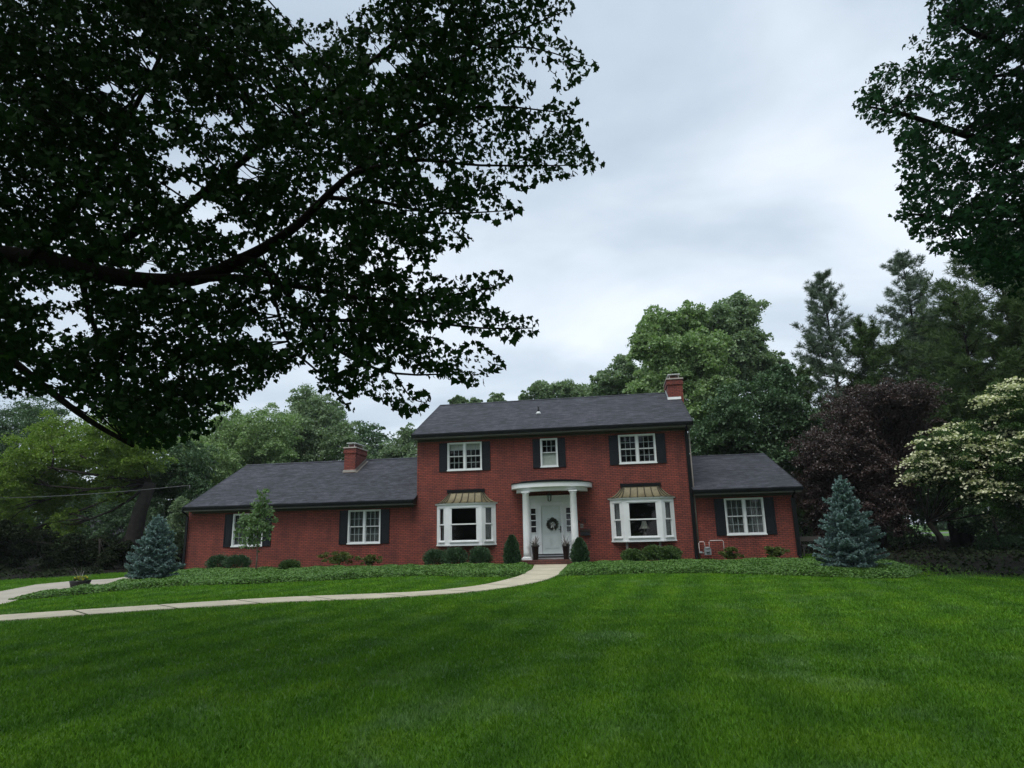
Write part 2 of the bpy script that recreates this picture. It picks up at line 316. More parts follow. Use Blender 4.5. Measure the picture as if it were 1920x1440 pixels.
def resamp(pts, n):
    P = np.array([G(*p) for p in pts]); d = np.r_[0, np.cumsum(np.hypot(*np.diff(P, axis=0).T))]; d /= d[-1]; t = np.linspace(0, 1, n); Q = np.stack([np.interp(t, d, P[:, 0]), np.interp(t, d, P[:, 1])], 1)
    for _ in range(3): Q[1:-1] = (Q[:-2]+2*Q[1:-1]+Q[2:])/4
    return Q
Qa, Qb = resamp(up, 70), resamp(lo[::-1], 70)
P_path = [tuple(p) for p in Qa]+[tuple(p) for p in Qb[::-1]]
pm = MB(); tz_ = lambda p, d: (p[0], p[1], float(hgt(p[0], p[1]))+d)
run = 0
for i in range(69):
    run += float(np.hypot(*(Qa[i+1]-Qa[i])))
    a, b, c, d = Qa[i], Qa[i+1], Qb[i+1], Qb[i]
    if run > 1.3:
        run = 0; e = Qa[i+1]-Qa[i]; e = e/np.hypot(*e)*.045; b = b-e; c = c-e
    pm.face([tz_(a, .03), tz_(b, .03), tz_(c, .03), tz_(d, .03)]); pm.face([tz_(a, .03), tz_(a, -.08), tz_(b, -.08), tz_(b, .03)]); pm.face([tz_(d, .03), tz_(c, .03), tz_(c, -.08), tz_(d, -.08)])
tag(pm.build('path', 'concrete'), kind='structure')
P_drive = [G(*p) for p in [(-300, 1150), (-300, 1135), (0, 1110), (67, 1097), (140, 1090), (213, 1086), (250, 1080), (320, 1074), (320, 1077), (260, 1088), (215, 1096), (150, 1106), (60, 1118), (12, 1132), (-60, 1145)]]
sheet('driveway', P_drive, 'drive', .02, .1)
bl_f = [(14, 1127), (60, 1124), (156, 1116), (250, 1106), (330, 1100), (417, 1097), (470, 1096), (620, 1089), (700, 1084), (800, 1080), (884, 1083), (957, 1083), (983, 1078), (998, 1066)]
bl_b = [(998, 1060.5), (780, 1060.5), (600, 1063), (343, 1071), (300, 1079), (232, 1094), (200, 1099), (120, 1110), (60, 1117)]
P_bedL = [G(*p) for p in bl_f+bl_b]
br_f = [(1063, 1063), (1050, 1076), (1047, 1081), (1100, 1079.5), (1200, 1077), (1320, 1075), (1444, 1079), (1540, 1082), (1640, 1086), (1702, 1085), (1731, 1074)]
br_b = [(1690, 1062), (1620, 1056), (1503, 1049.5), (1306, 1050), (1095, 1053), (1066, 1059)]
P_bedR = [G(*p) for p in br_f+br_b]
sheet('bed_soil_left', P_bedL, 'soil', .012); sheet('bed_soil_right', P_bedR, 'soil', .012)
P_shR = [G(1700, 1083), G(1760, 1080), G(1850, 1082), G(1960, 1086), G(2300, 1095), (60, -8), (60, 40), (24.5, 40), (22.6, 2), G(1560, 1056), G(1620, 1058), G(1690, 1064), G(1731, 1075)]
sheet('shade_soil', P_shR, 'soil', .008)  # leaf litter with the deep shade under the trees put into its colour
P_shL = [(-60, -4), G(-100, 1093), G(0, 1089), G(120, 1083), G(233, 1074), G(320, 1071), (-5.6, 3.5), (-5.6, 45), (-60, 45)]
sheet('woodland_shade_soil', P_shL, 'soil', .008)  # dark litter sheet run forward; tree shade is put into its near-black colour
sheet('road', [(24, 52), (90, 60), (90, 71), (24, 63)], 'road', .01)
def under(poly, n, label, m='shadeleaf', h=.20):
    P = np.array(poly); P = np.clip(P, (-40, -30), (46, 30)); x = rng.uniform(P[:, 0].min(), P[:, 0].max(), n*6); y = rng.uniform(P[:, 1].min(), min(24, P[:, 1].max()), n*6); ok = inpoly(x, y, poly)
    cl = np.sin(x*1.1+2*np.sin(y*.7))*np.sin(y*1.3+1.5*np.sin(x*.9))+.5*np.sin(x*3.1+y*2.3); ok &= rng.random(len(x)) < np.clip(.25+cl, .06, 1); x, y, cl = x[ok][:n], y[ok][:n], cl[ok][:n]
    z = hgt(x, y)+rng.uniform(0, 1, len(x))*h*np.clip(.3+cl, .12, 1.4)
    tag(np_mesh('undergrowth', leaves(np.stack([x, y, z], 1), rng.uniform(.06, .15, len(x)), QUAD, flat=.4), 4, m), label, 'undergrowth', kind='stuff')
# lawn blades
def lawn(n):
    th0 = YAW-R(56); th1 = YAW+R(56)
    d = rng.uniform(3.6, 34, n); th = rng.uniform(th0, th1, n); x = CAM[0]+d*np.sin(th); y = CAM[1]+d*np.cos(th)
    ok = (y < 4) & ~((y > -.05) & (x > -5.4) & (x < 22))
    jx = x+rng.normal(0, .07, n); jy = y+rng.normal(0, .07, n)
    for P in (P_path, P_drive, P_bedL, P_bedR): ok &= ~inpoly(jx, jy, P)
    ok &= ~inpoly(x+rng.normal(0, .9, n), y+rng.normal(0, .9, n)+.3, P_shR); ok &= ~inpoly(x+rng.normal(0, .5, n), y+rng.normal(0, .5, n), P_shL)
    x, y, d = x[ok], y[ok], d[ok]; n = len(x); z = hgt(x, y)
    h = rng.uniform(.022, .048, n)*(1+.12*np.sin(x*1.7+np.sin(y*2.1))); a = rng.uniform(0, 2*np.pi, n); w = (.0028+.00055*d)*rng.uniform(.7, 1.3, n)
    lean = rng.normal(0, .45, (n, 2))*h[:, None]
    V = np.empty((n, 3, 3)); V[:, 0] = np.stack([x-np.cos(a)*w, y-np.sin(a)*w, z], 1); V[:, 1] = np.stack([x+np.cos(a)*w, y+np.sin(a)*w, z], 1)
    V[:, 2] = np.stack([x+lean[:, 0], y+lean[:, 1], z+h], 1)
    o = np_mesh('grass', V.reshape(-1, 3), 3, 'grassblade'); tag(o, 'mown green lawn in front of the brick house', 'grass', kind='stuff')
lawn(1150000)
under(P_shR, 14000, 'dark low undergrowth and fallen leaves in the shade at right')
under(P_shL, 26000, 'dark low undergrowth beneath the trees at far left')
# ------------------------------------------------------------------ ground cover beds
def cover(poly, n, label):
    P = np.array(poly); x = rng.uniform(P[:, 0].min(), P[:, 0].max(), n*3); y = rng.uniform(P[:, 1].min(), P[:, 1].max(), n*3)
    ok = inpoly(x, y, poly); x, y = x[ok][:n], y[ok][:n]; n = len(x)
    A = P; B = np.roll(P, -1, 0); dm = np.full(n, 9.)
    for a, b in zip(A, B):
        ab = b-a; t = np.clip(((x-a[0])*ab[0]+(y-a[1])*ab[1])/(ab@ab+1e-9), 0, 1); dm = np.minimum(dm, np.hypot(x-a[0]-t*ab[0], y-a[1]-t*ab[1]))
    top = .185*np.clip(dm/.30, .12, 1)**.6*np.where(x < -5.5, 1, np.clip((-1.0-y)/2.0, .10, 1))*(.80+.16*np.sin(x*2.3+np.sin(y*3.1))+.12*np.sin(x*6.1+y*4.7))
    side = rng.random(n) < .35
    z = hgt(x, y)+np.where(side, top*rng.uniform(.1, 1, n), top*rng.uniform(.85, 1.08, n))
    V = leaves(np.stack([x, y, z], 1), rng.uniform(.04, .075, n), QUAD, D=np.stack([rng.normal(size=n), rng.normal(size=n), rng.normal(0, .35, n)], 1), flat=.6)
    o = np_mesh('ground_cover', V, 4, 'cover'); tag(o, label, 'ground cover', kind='stuff')
cover(P_bedL, 150000, 'low leafy ground cover bed running along the left wing and path'); cover(P_bedR, 130000, 'low leafy ground cover bed right of the front walk')
# ------------------------------------------------------------------ the brick house
house = thing('brick_house', 'long red brick house with two storey centre, dark shingle roofs and white bay windows', 'house', (14, 0, 0))
ML, MR, LL, RR_ = 5.89, 17.80, -5.26, 21.81
YW = .06; MD = 8.8; LWD = 9.2; RWD = 11.0
UT, UB, LT, LB = 5.30, 4.04, 2.46, .97
W_UP = [(7.30, 8.87), (11.50, 12.26), (14.90, 16.47)]; W_L = [(-2.96, -1.44), (2.67, 4.20)]; W_R = [(19.07, 20.62)]
# bays
bz0 = .80; bayL = at(872, 1010, -.25)[0]; bayR = at(1208, 1010, -.25)[0]; BWw = 1.32; BWf = .78; BD = .46; bz1 = 2.60
def facade(mb, x0, x1, z0, z1, y, holes, rev=.22):
    X = sorted({x0, x1}|{h[0] for h in holes}|{h[1] for h in holes}); Z = sorted({z0, z1}|{h[2] for h in holes}|{h[3] for h in holes})
    for a, b in zip(X, X[1:]):
        for c, d in zip(Z, Z[1:]):
            if any(h[0] <= (a+b)/2 <= h[1] and h[2] <= (c+d)/2 <= h[3] for h in holes): continue
            mb.face([(a, y, c), (b, y, c), (b, y, d), (a, y, d)])
    for a, b, c, d in holes:
        mb.face([(a, y, c), (a, y+rev, c), (a, y+rev, d), (a, y, d)]); mb.face([(b, y, c), (b, y, d), (b, y+rev, d), (b, y+rev, c)])
        mb.face([(a, y, c), (b, y, c), (b, y+rev, c), (a, y+rev, c)]); mb.face([(a, y, d), (a, y+rev, d), (b, y+rev, d), (b, y, d)])
def wallbox(x0, x1, y0, y1, z1, zr, holes):
    mb = MB(); facade(mb, x0, x1, -.1, z1, y0, holes); ym = (y0+y1)/2
    for x in (x0, x1): mb.face([(x, y0, -.1), (x, y1, -.1), (x, y1, z1), (x, ym, zr), (x, y0, z1)])
    mb.face([(x0, y1, -.1), (x1, y1, -.1), (x1, y1, z1), (x0, y1, z1)])
    return mb
ins = .04
hU = [(a+ins, b-ins, UB+ins, UT-ins) for a, b in W_UP]; hb = [(c-BWw+.16, c+BWw-.16, bz0+.12, bz1-.12) for c in (bayL, bayR)]
hL = [(a+ins, b-ins, LB+ins, LT-ins) for a, b in W_L]; hR = [(a+ins, b-ins, LB+ins, LT-ins) for a, b in W_R]
wallbox(ML, MR, 0, MD, 5.62, 7.86, hU+hb).build('wall', 'brick', house)
wallbox(LL, ML-.004, YW, LWD, 2.76, 5.12, hL).build('wall', 'brick', house)
wallbox(MR+.004, RR_, YW, RWD, 2.76, 4.70, hR).build('wall', 'brick', house)
fl = MB(); fl.box(LL+.1, ML-.1, YW+.25, 8, 2.70, 2.74); fl.box(ML+.1, MR-.1, .25, 8, 2.72, 2.80); fl.box(MR+.1, RR_-.1, YW+.25, 8, 2.70, 2.74); fl.box(LL+.1, RR_-.1, 4.3, 4.4, .1, 2.69)
fl.box(ML+.1, MR-.1, 4.3, 4.4, 2.81, 5.6); fl.box(LL+.1, RR_-.1, .3, 4.2, .05, .1); fl.build('interior', 'floorm', house)
def gable_roof(x0, x1, ye, ze, yr, zr, yb, m='shingle', th=.12):
    """overhanging roof slab; ye/ze eave, yr/zr ridge"""
    mb = MB(); fr = [(ye, ze), (yr, zr), (yb, ze)]
    top = [(y, z) for y, z in fr]; bot = [(ye, ze-th), (yr, zr-th), (yb, ze-th)]
    for a, b in ((0, 1), (1, 2)):
        mb.face([(x0, *top[a]), (x1, *top[a]), (x1, *top[b]), (x0, *top[b])]); mb.face([(x0, *bot[b]), (x1, *bot[b]), (x1, *bot[a]), (x0, *bot[a])])
        for x in (x0, x1): mb.face([(x, *bot[a]), (x, *top[a]), (x, *top[b]), (x, *bot[b])])
    for k in (0, 2): mb.face([(x0, *bot[k]), (x0, *top[k]), (x1, *top[k]), (x1, *bot[k])])
    r = mb.build('roof', m, house)
    cap = MB(); d = .13; sl = (zr-ze)/(yr-ye)
    cap.face([(x0, yr-d, zr-d*sl+.022), (x1, yr-d, zr-d*sl+.022), (x1, yr, zr+.03), (x0, yr, zr+.03)]); cap.face([(x0, yr, zr+.03), (x1, yr, zr+.03), (x1, yr+d, zr-d*sl+.022), (x0, yr+d, zr-d*sl+.022)])
    cap.build('ridge_cap', 'shingle', r)
    for x, s in ((x0, -1), (x1, 1)):
        rk = MB()
        for (a, b) in ((0, 1), (1, 2)):
            p0 = np.array([x, *top[a]]); p1 = np.array([x, *top[b]]); o = .025*s
            rk.face([p0+(o, 0, .012), p1+(o, 0, .012), p1+(o, 0, -.2), p0+(o, 0, -.2)]); rk.face([p0+(0, 0, .012), p1+(0, 0, .012), p1+(o, 0, .012), p0+(o, 0, .012)]); rk.face([p0+(0, 0, -.2), p1+(0, 0, -.2), p1+(o, 0, -.2), p0+(o, 0, -.2)])
        rk.build('rake_board', 'gutter', r)
    return r
def eave(x0, x1, ye, ze, yw, zb):
    """gutter, light fascia line, soffit, dark frieze"""
    g = MB(); prof = [(ye-.02, ze-.02), (ye-.13, ze-.02), (ye-.13, ze-.06), (ye-.11, ze-.165), (ye-.02, ze-.165)]
    for a, b in zip(prof, prof[1:]): g.face([(x0, *a), (x1, *a), (x1, *b), (x0, *b)])
    for x in (x0, x1): g.face([(x, *p) for p in prof])
    g.box(x0, x1, ye-.018, ye+.0, ze-.17, ze-.03); g.build('gutter', 'gutter', house)
    fb = MB(); fb.box(x0+.05, x1-.05, ye-.05, ye+.01, ze-.215, ze-.172); fb.box(x0+.05, x1-.05, ye+.012, yw+.02, ze-.210, ze-.192); fb.build('fascia', 'fascia', house)
    fz = MB(); fz.box(x0+.14, x1-.14, yw-.035, yw-.004, zb, ze-.213); fz.build('frieze', 'frieze', house)
gable_roof(5.76, 18.03, -.42, 5.71, 4.4, 7.97, 9.2); gable_roof(-5.22, ML-.002, -.42, 2.84, 4.6, 5.27, 9.6); gable_roof(MR+.002, 22.09, -.42, 2.84, 5.5, 4.83, 11.4)
eave(5.76, 18.03, -.42, 5.70, 0, 5.38); eave(-5.22, ML-.006, -.42, 2.83, YW, 2.52); eave(MR+.006, 22.09, -.42, 2.83, YW, 2.52)
def spout(x, z1, y=-.02, elbow=True, w=.05):
    d = MB()
    d.box(x-w, x+w, y-.08, y-.004, .12, z1-.42)
    if elbow: d.tube([(x, y-.04, z1-.43), (x, y-.10, z1-.33), (x, y-.40, z1-.22), (x, y-.45, z1-.13)], .045, 8)
    d.tube([(x, y-.05, .14), (x, y-.12, .06), (x, y-.4, .04)], .045, 8); d.build('downspout', 'gutter', house)
spout(MR-.03, 5.70, w=.07); spout(LL+.03, 2.83); spout(RR_-.05, 2.83, w=.08)
cd = MB(); cd.tube([(MR+.09, -.03, .1), (MR+.09, -.03, 5.4)], .03, 6); cd.build('conduit', 'flash', house)
# grey conduit pipe beside main corner
# windows
def sash(x0, x1, z0, z1, y, par, rows, cols, grille=True, mat_='cream', rail=.035):
    s = MB()
    s.box(x0, x0+rail, y, y+.035, z0, z1); s.box(x1-rail, x1, y, y+.035, z0, z1); s.box(x0+rail, x1-rail, y, y+.035, z0, z0+rail*1.25); s.box(x0+rail, x1-rail, y, y+.035, z1-rail, z1)
    so = s.build('sash', mat_, par)
    p = MB(); p.face([(x0+rail*.6, y+.022, z0+rail*.6), (x1-rail*.6, y+.022, z0+rail*.6), (x1-rail*.6, y+.022, z1-rail*.6), (x0+rail*.6, y+.022, z1-rail*.6)]); p.build('pane', 'glass', par)
    if grille:
        q = MB(); a, b, c, d = x0+rail, x1-rail, z0+rail*1.25, z1-rail
        for k in range(1, cols): xx = a+(b-a)*k/cols; q.box(xx-.013, xx+.013, y+.026, y+.036, c, d)
        for k in range(1, rows): zz = c+(d-c)*k/rows; q.box(a, b, y+.0272, y+.0350, zz-.013, zz+.013)
        q.build('grille', 'grille', par)
def window(x0, x1, z0, z1, y, units=2, kind='grille'):
    t = .055; w = MB()
    w.box(x0, x0+t, y-.035, y+.06, z0, z1); w.box(x1-t, x1, y-.035, y+.06, z0, z1); w.box(x0+t, x1-t, y-.035, y+.06, z1-t*.8, z1); w.box(x0+t, x1-t, y-.035, y+.06, z0, z0+t)
    if units == 2: w.box((x0+x1)/2-.045, (x0+x1)/2+.045, y-.032, y+.06, z0+t, z1-t*.8)
    win = w.build('window', 'white', house)
    s = MB(); s.box(x0-.02, x1+.02, y-.07, y-.0355, z0-.012, z0+.035); s.build('sill', 'white', win)
    sp = [(x0+t, (x0+x1)/2-.045), ((x0+x1)/2+.045, x1-t)] if units == 2 else [(x0+t, x1-t)]
    zm = (z0+z1)/2+.01
    for a, b in sp:
        sash(a, b, zm-.02, z1-t*.8, y+.0, win, 2, 3); sash(a, b, z0+t, zm+.02, y+.037, win, 2, 3, kind != 'blind')
        if kind == 'shade': q = MB(); q.box(a+.02, b-.02, y+.10, y+.11, z1-t-.28, z1-t); q.build('blind', 'blind', win)
        if kind == 'blind': q = MB(); q.box(a+.01, b-.01, y+.09, y+.10, z0+t, zm); q.build('blind', 'blind', win)
        if kind == 'curtain':
            q = MB(); n = 24; fx = lambda i: a+(b-a)*i/n
            for i in range(n):
                q.face([(fx(i), y+.14+.03*math.sin(i*1.9), z0), (fx(i+1), y+.14+.03*math.sin((i+1)*1.9), z0), (fx(i+1), y+.14+.03*math.sin((i+1)*1.9), z1), (fx(i), y+.14+.03*math.sin(i*1.9), z1)], True)
            q.build('curtain', 'curtain', win)
    return win
def shutter(x0, x1, z0, z1, y):
    s = MB(); t = .05; zm = z0+(z1-z0)*.52
    s.box(x0, x0+t, y-.045, y-.004, z0, z1); s.box(x1-t, x1, y-.045, y-.004, z0, z1)
    for a, b in ((z0, z0+.07), (zm-.035, zm+.035), (z1-.07, z1)): s.box(x0+t, x1-t, y-.044, y-.005, a, b)
    for a, b in ((z0+.07, zm-.035), (zm+.035, z1-.07)):
        s.box(x0+t, x1-t, y-.025, y-.006, a, b); s.box(x0+t+.04, x1-t-.04, y-.034, y-.024, a+.05, b-.05)
    s.build('shutter', 'black', house)
for (a, b), k, u, sw in zip(W_UP, ('shade', 'blind', 'grille'), (2, 1, 2), (.37, .33, .40)):
    window(a, b, UB, UT, 0, u, k); shutter(a-sw-.01, a-.01, UB-.02, UT-.01, 0); shutter(b+.01, b+sw+.01, UB-.02, UT-.01, 0)
for a, b in W_L: window(a, b, LB, LT, YW, 2, 'curtain'); shutter(a-.41, a-.01, LB, LT, YW); shutter(b+.01, b+.41, LB, LT, YW)
for a, b in W_R: window(a, b, LB, LT, YW, 2, 'curtain'); shutter(a-.41, a-.01, LB, LT, YW); shutter(b+.01, b+.41, LB, LT, YW)
# bay windows
def bay(cx):
    H = bz1-bz0; P = [np.array([cx-BWw, 0, bz0]), np.array([cx-BWf, -BD, bz0]), np.array([cx+BWf, -BD, bz0]), np.array([cx+BWw, 0, bz0])]
    W = MB(); 
    # floor, cornice, top
    def slab(z0, z1, o):
        q = [(cx-BWw-o*1.2, -.002), (cx-BWf-o*.6, -BD-o), (cx+BWf+o*.6, -BD-o), (cx+BWw+o*1.2, -.002)]
        W.face([(x, y, z0) for x, y in q]); W.face([(x, y, z1) for x, y in q][::-1])
        for k in range(3): W.face([(*q[k], z0), (*q[k+1], z0), (*q[k+1], z1), (*q[k], z1)])
    slab(bz0, bz0+.05, .02); slab(bz1-.05, bz1, .07)
    faces = []
    for k in range(3):
        a, b = P[k], P[k+1]; L = np.linalg.norm(b-a); u = (b-a)/L; n = np.cross(u, (0, 0, 1)); side = k != 1
        g0, g1 = (.24*L, .78*L) if k == 0 else ((.22*L, .76*L) if k == 2 else (.125*L, .875*L))
        faces.append((a, u, n, L, g0, g1))
        for e in ((0, g0), (g1, L)): W.obox(a, u, n, (0, 0, 1), (e[0], e[1]), (-.07, 0), (.05, H-.05))
        W.obox(a, u, n, (0, 0, 1), (g0, g1), (-.07, 0), (.05, .18)); W.obox(a, u, n, (0, 0, 1), (g0, g1), (-.07, 0), (H-.19, H-.05))
    bw = W.build('bay_window', 'white', house)
    for (a, u, n, L, g0, g1), k in zip(faces, range(3)):
        s = MB(); s.obox(a, u, n, (0, 0, 1), (g0-.05, g1+.05), (.001, .06), (.145, .18)); s.build('sill', 'white', bw); s = MB(); s.obox(a, u, n, (0, 0, 1), (g0-.035, g1+.035), (.001, .03), (H-.19, H-.165)); s.build('head_trim', 'white', bw)
        r = .045; S = MB(); zm = .18+(H-.37)*.5
        for z0, z1, d in ((.18, zm+.02, -.055), (zm-.02, H-.19, -.025)):
            for e in ((g0, g0+r), (g1-r, g1)): S.obox(a, u, n, (0, 0, 1), e, (d, d+.028), (z0, z1))
            for e in ((z0, z0+r*1.2), (z1-r*.9, z1)): S.obox(a, u, n, (0, 0, 1), (g0+r, g1-r), (d+.001, d+.027), e)
        S.build('sash', 'white', bw)
        Q = MB()
        for z0, z1, d in ((.19, zm, -.042), (zm, H-.2, -.012)):
            p = [a+u*g+n*d+np.array([0, 0, z]) for g, z in ((g0+.01, z0), (g1-.01, z0), (g1-.01, z1), (g0+.01, z1))]; Q.face(p)
        Q.build('pane', 'glass', bw)
        if k != 1:
            q = MB(); nn = 10
            for i in range(nn):
                f = lambda j: a+u*(g0+(g1-g0)*j/nn)+n*(-.14+.02*math.sin(j*2))
                q.face([f(i)+(0, 0, .1), f(i+1)+(0, 0, .1), f(i+1)+(0, 0, H-.1), f(i)+(0, 0, H-.1)], True)
            q.build('curtain', 'curtain', bw)
    # flared metal roof
    zt = bz1+.50; tw = .55; E = [np.array([cx-BWw-.13, 0.]), np.array([cx-BWf-.05, -BD-.10]), np.array([cx+BWf+.05, -BD-.10]), np.array([cx+BWw+.13, 0.])]
    T = [np.array([cx-BWw+tw, 0.]), np.array([cx-BWf+.10, -.03]), np.array([cx+BWf-.10, -.03]), np.array([cx+BWw-tw, 0.])]
    def prof(k, t):
        p = T[k]+(E[k]-T[k])*t; return np.array([p[0], p[1], zt-(zt-bz1-.004)*(1-(1-t)**1.9)])
    def mixp(k, s, t): return prof(k, t)*(1-s)+prof(k+1, t)*s
    rf = MB(); ts = np.linspace(0, 1, 9)
    for k in range(3):
        for i in range(8): rf.face([mixp(k, 0, ts[i]), mixp(k, 1, ts[i]), mixp(k, 1, ts[i+1]), mixp(k, 0, ts[i+1])], True)
    rf.face([prof(k, 1) for k in range(4)]); ro = rf.build('bay_roof', 'copper', house)
    sm = MB()
    for k, ss in ((0, (.33, .66, 1)), (1, (.2, .4, .6, .8, 1)), (2, (.34, .67))):
        for s in ss: sm.tube([mixp(k, s, t)+(0, -.006, .016) for t in ts], .024, 5)
    sm.build('seam', 'seam', ro)
    f = MB(); f.box(cx-BWw+tw-.08, cx+BWw-tw+.08, -.09, -.003, zt-.03, zt+.11); f.build('flashing', 'gutter', ro)  # dark flashing made taller to draw the shadow band above the bay roof
    for x in (cx-.72, cx+.62): lg = MB(); lg.box(x-.045, x+.045, -.36, -.27, 0, bz0); lg.build('support_post', 'post', bw)
bay(bayL); bay(bayR)
# chimneys
def chimney(x0, x1, y0, y1, z0, z1):
    c = MB(); c.box(x0, x1, y0, y1, z0, z1-.32); c.box(x0-.04, x1+.04, y0-.04, y1+.04, z1-.32, z1-.16); c.box(x0-.02, x1+.02, y0-.02, y1+.02, z1-.16, z1-.06); ch = c.build('chimney', 'brick', house)
    k = MB(); k.box(x0-.06, x1+.06, y0-.06, y1+.06, z1-.06, z1); k.build('crown_slab', 'stone', ch)
    f = MB(); f.box(x0+.15, x1-.15, y0+.2, y1-.2, z1+.001, z1+.14); f.build('flue', 'pbrick', ch)
    q = MB(); q.box(x0+.06, x1-.06, y0+.08, y1-.08, z1+.20, z1+.235)
    for x in (x0+.14, x1-.14):
        for y in (y0+.19, y1-.19): q.box(x-.012, x+.012, y-.012, y+.012, z1, z1+.20)
    q.build('chimney_cap', 'wflash', ch); return ch
zr_ = lambda y: 2.84+(5.27-2.84)/(5.02)*(y+.42)
cy0 = 2.9; cA = at(645, 880, cy0); cB = at(665.5, 880, cy0); ctop = at(660, 838, cy0)[2]
ch1 = chimney(cA[0], cB[0], cy0, cy0+1.5, 3.9, ctop)
f = MB(); x0, x1 = cA[0], cB[0]
f.face([(x0-.05, cy0-.06, zr_(cy0)+.012), (x1+.08, cy0-.06, zr_(cy0)+.012), (x1+.08, cy0-.012, zr_(cy0)+.15), (x0-.05, cy0-.012, zr_(cy0)+.15)])
f.face([(x1+.012, cy0-.05, zr_(cy0-.05)+.02), (x1+.012, 4.4, zr_(4.4)+.02), (x1+.012, 4.4, zr_(4.4)+.17), (x1+.012, cy0-.05, zr_(cy0)+.15)]); f.face([(x1+.012, cy0-.06, zr_(cy0-.06)+.014), (x1+.14, cy0-.06, zr_(cy0-.06)+.014), (x1+.14, 4.4, zr_(4.4)+.014), (x1+.012, 4.4, zr_(4.4)+.014)])
f.build('flashing', 'flash', ch1)
c2 = 3.0; dA = at(1253, 740, c2); dB = at(1281, 740, c2); dtop = at(1265, 709, c2)[2]
ch2 = chimney(dA[0], dB[0], c2, c2+1.6, .0, dtop)
zm_ = lambda y: 5.71+(7.97-5.71)/4.82*(y+.42)
f = MB(); f.face([(dA[0]-.05, c2-.05, zm_(c2)+.01), (18.03, c2-.05, zm_(c2)+.01), (18.03, c2-.012, zm_(c2)+.14), (dA[0]-.05, c2-.012, zm_(c2)+.14)]); f.face([(dA[0]-.012, c2-.05, zm_(c2)+.0), (dA[0]-.012, 4.4, zm_(4.4)+.02), (dA[0]-.012, 4.4, zm_(4.4)+.24), (dA[0]-.012, c2-.05, zm_(c2)+.16)])
f.build('flashing', 'wflash', ch2)
vp = at(1010, 781, 1.9); vz = zm_(1.9)
v = MB(); v.lathe((vp[0], 1.9, vz-.1), [(.05, 0), (.05, .42)], 10); vo = v.build('vent_pipe', 'gutter', house)
v = MB(); v.lathe((vp[0], 1.9, vz-.05), [(.16, 0), (.07, .13)], 10); v.build('pipe_boot', 'wflash', vo)
# ---- porch
cLx = at(989, 1050, -1.25)[0]; cRx = at(1080, 1050, -1.25)[0]; pcx = (cLx+cRx)/2; PZ = .20
S = MB(); S.box(cLx-.28, cRx+.28, -1.75, -.004, -.1, PZ); S.build('porch_floor', 'pbrick', house)
dl = at(1018, 1038, -.06); dr = at(1053.5, 1038, -.06); dx0, dx1 = dl[0], dr[0]; dzb = dl[2]; dzt = at(1018, 949, -.06)[2]; dcx = (dx0+dx1)/2
wst = .62
for z0, z1, y0 in ((PZ, PZ+(dzb-PZ)*.5, -.72), (PZ+(dzb-PZ)*.5, dzb-.01, -.38)):
    s = MB(); s.box(dcx-wst-.15, dcx+wst+.15, y0, -.06, z0+.001, z1-.035); so = s.build('step', 'white', house)
    s = MB(); s.box(dcx-wst-.17, dcx+wst+.17, y0-.03, -.055, z1-.034, z1); s.build('tread', 'dark', so)
sx0 = dcx-1.02; sx1 = dcx+1.02; stz = at(1030, 929, -.05)[2]
sur = MB()
swl, swr = dcx-.76, dcx+.76   # sidelight centres
sur.box(sx0, sx1, -.045, -.002, PZ, stz)                                  # backing panel
for x in (sx0, sx1-.12): sur.box(x, x+.12, -.10, -.046, PZ, stz-.02)      # pilasters
for x in (dx0-.12, dx1+.02): sur.box(x, x+.10, -.12, -.046, dzb-.02, dzt+.03)
sur.box(dx0-.12, dx1+.12, -.13, -.046, dzt+.03, dzt+.12); sur.box(sx0-.03, sx1+.03, -.15, -.046, dzt+.20, dzt+.25); sur.box(sx0-.03, sx1+.03, -.14, -.046, stz-.07, stz)
surround = sur.build('door_surround', 'white', house)
slz1 = at(1005, 953, -.05)[2]; slz0 = at(1006, 999, -.05)[2]
for cx in (swl, swr):
    s = MB(); w = .105
    s.box(cx-w-.03, cx-w, -.075, -.046, slz0-.03, slz1+.03); s.box(cx+w, cx+w+.03, -.075, -.046, slz0-.03, slz1+.03)
    hh = (slz1-slz0)/4
    for k in range(5): s.box(cx-w, cx+w, -.072, -.046, slz0+k*hh-.018, slz0+k*hh+.018)
    s.box(cx-w-.02, cx+w+.02, -.058, -.046, dzb+.12, slz0-.14)
    so = s.build('sidelight', 'white', house); p = MB(); p.box(cx-w, cx+w, -.056, -.047, slz0+.018, slz1-.018); p.build('pane', 'dglass', so)
d = MB(); d.box(dx0, dx1, -.085, -.046, dzb, dzt); W_ = dx1-dx0; Hd = dzt-dzb
def panel(a, b, c, e):
    d.box(dx0+a*W_, dx0+b*W_, -.097, -.086, dzb+c*Hd, dzb+e*Hd); d.box(dx0+a*W_+.03, dx0+b*W_-.03, -.104, -.0975, dzb+c*Hd+.03, dzb+e*Hd-.03)
for a, b in ((.12, .46), (.54, .88)): panel(a, b, .10, .34); panel(a, b, .42, .78); panel(a, b, .84, .95)
door = d.build('front_door', 'door', house)
h = MB(); h.box(dx1-.02, dx1+.02, -.14, -.121, dzb+.85, dzb+1.12); h.tube([(dx1, -.15, dzb+.98), (dx1-.09, -.16, dzb+.98)], .014, 6); h.build('handle', 'bronze', door)
s = MB(); s.box(dx0-.1, dx1+.1, -.16, -.046, dzb-.045, dzb-.005); s.build('threshold', 'white', door)
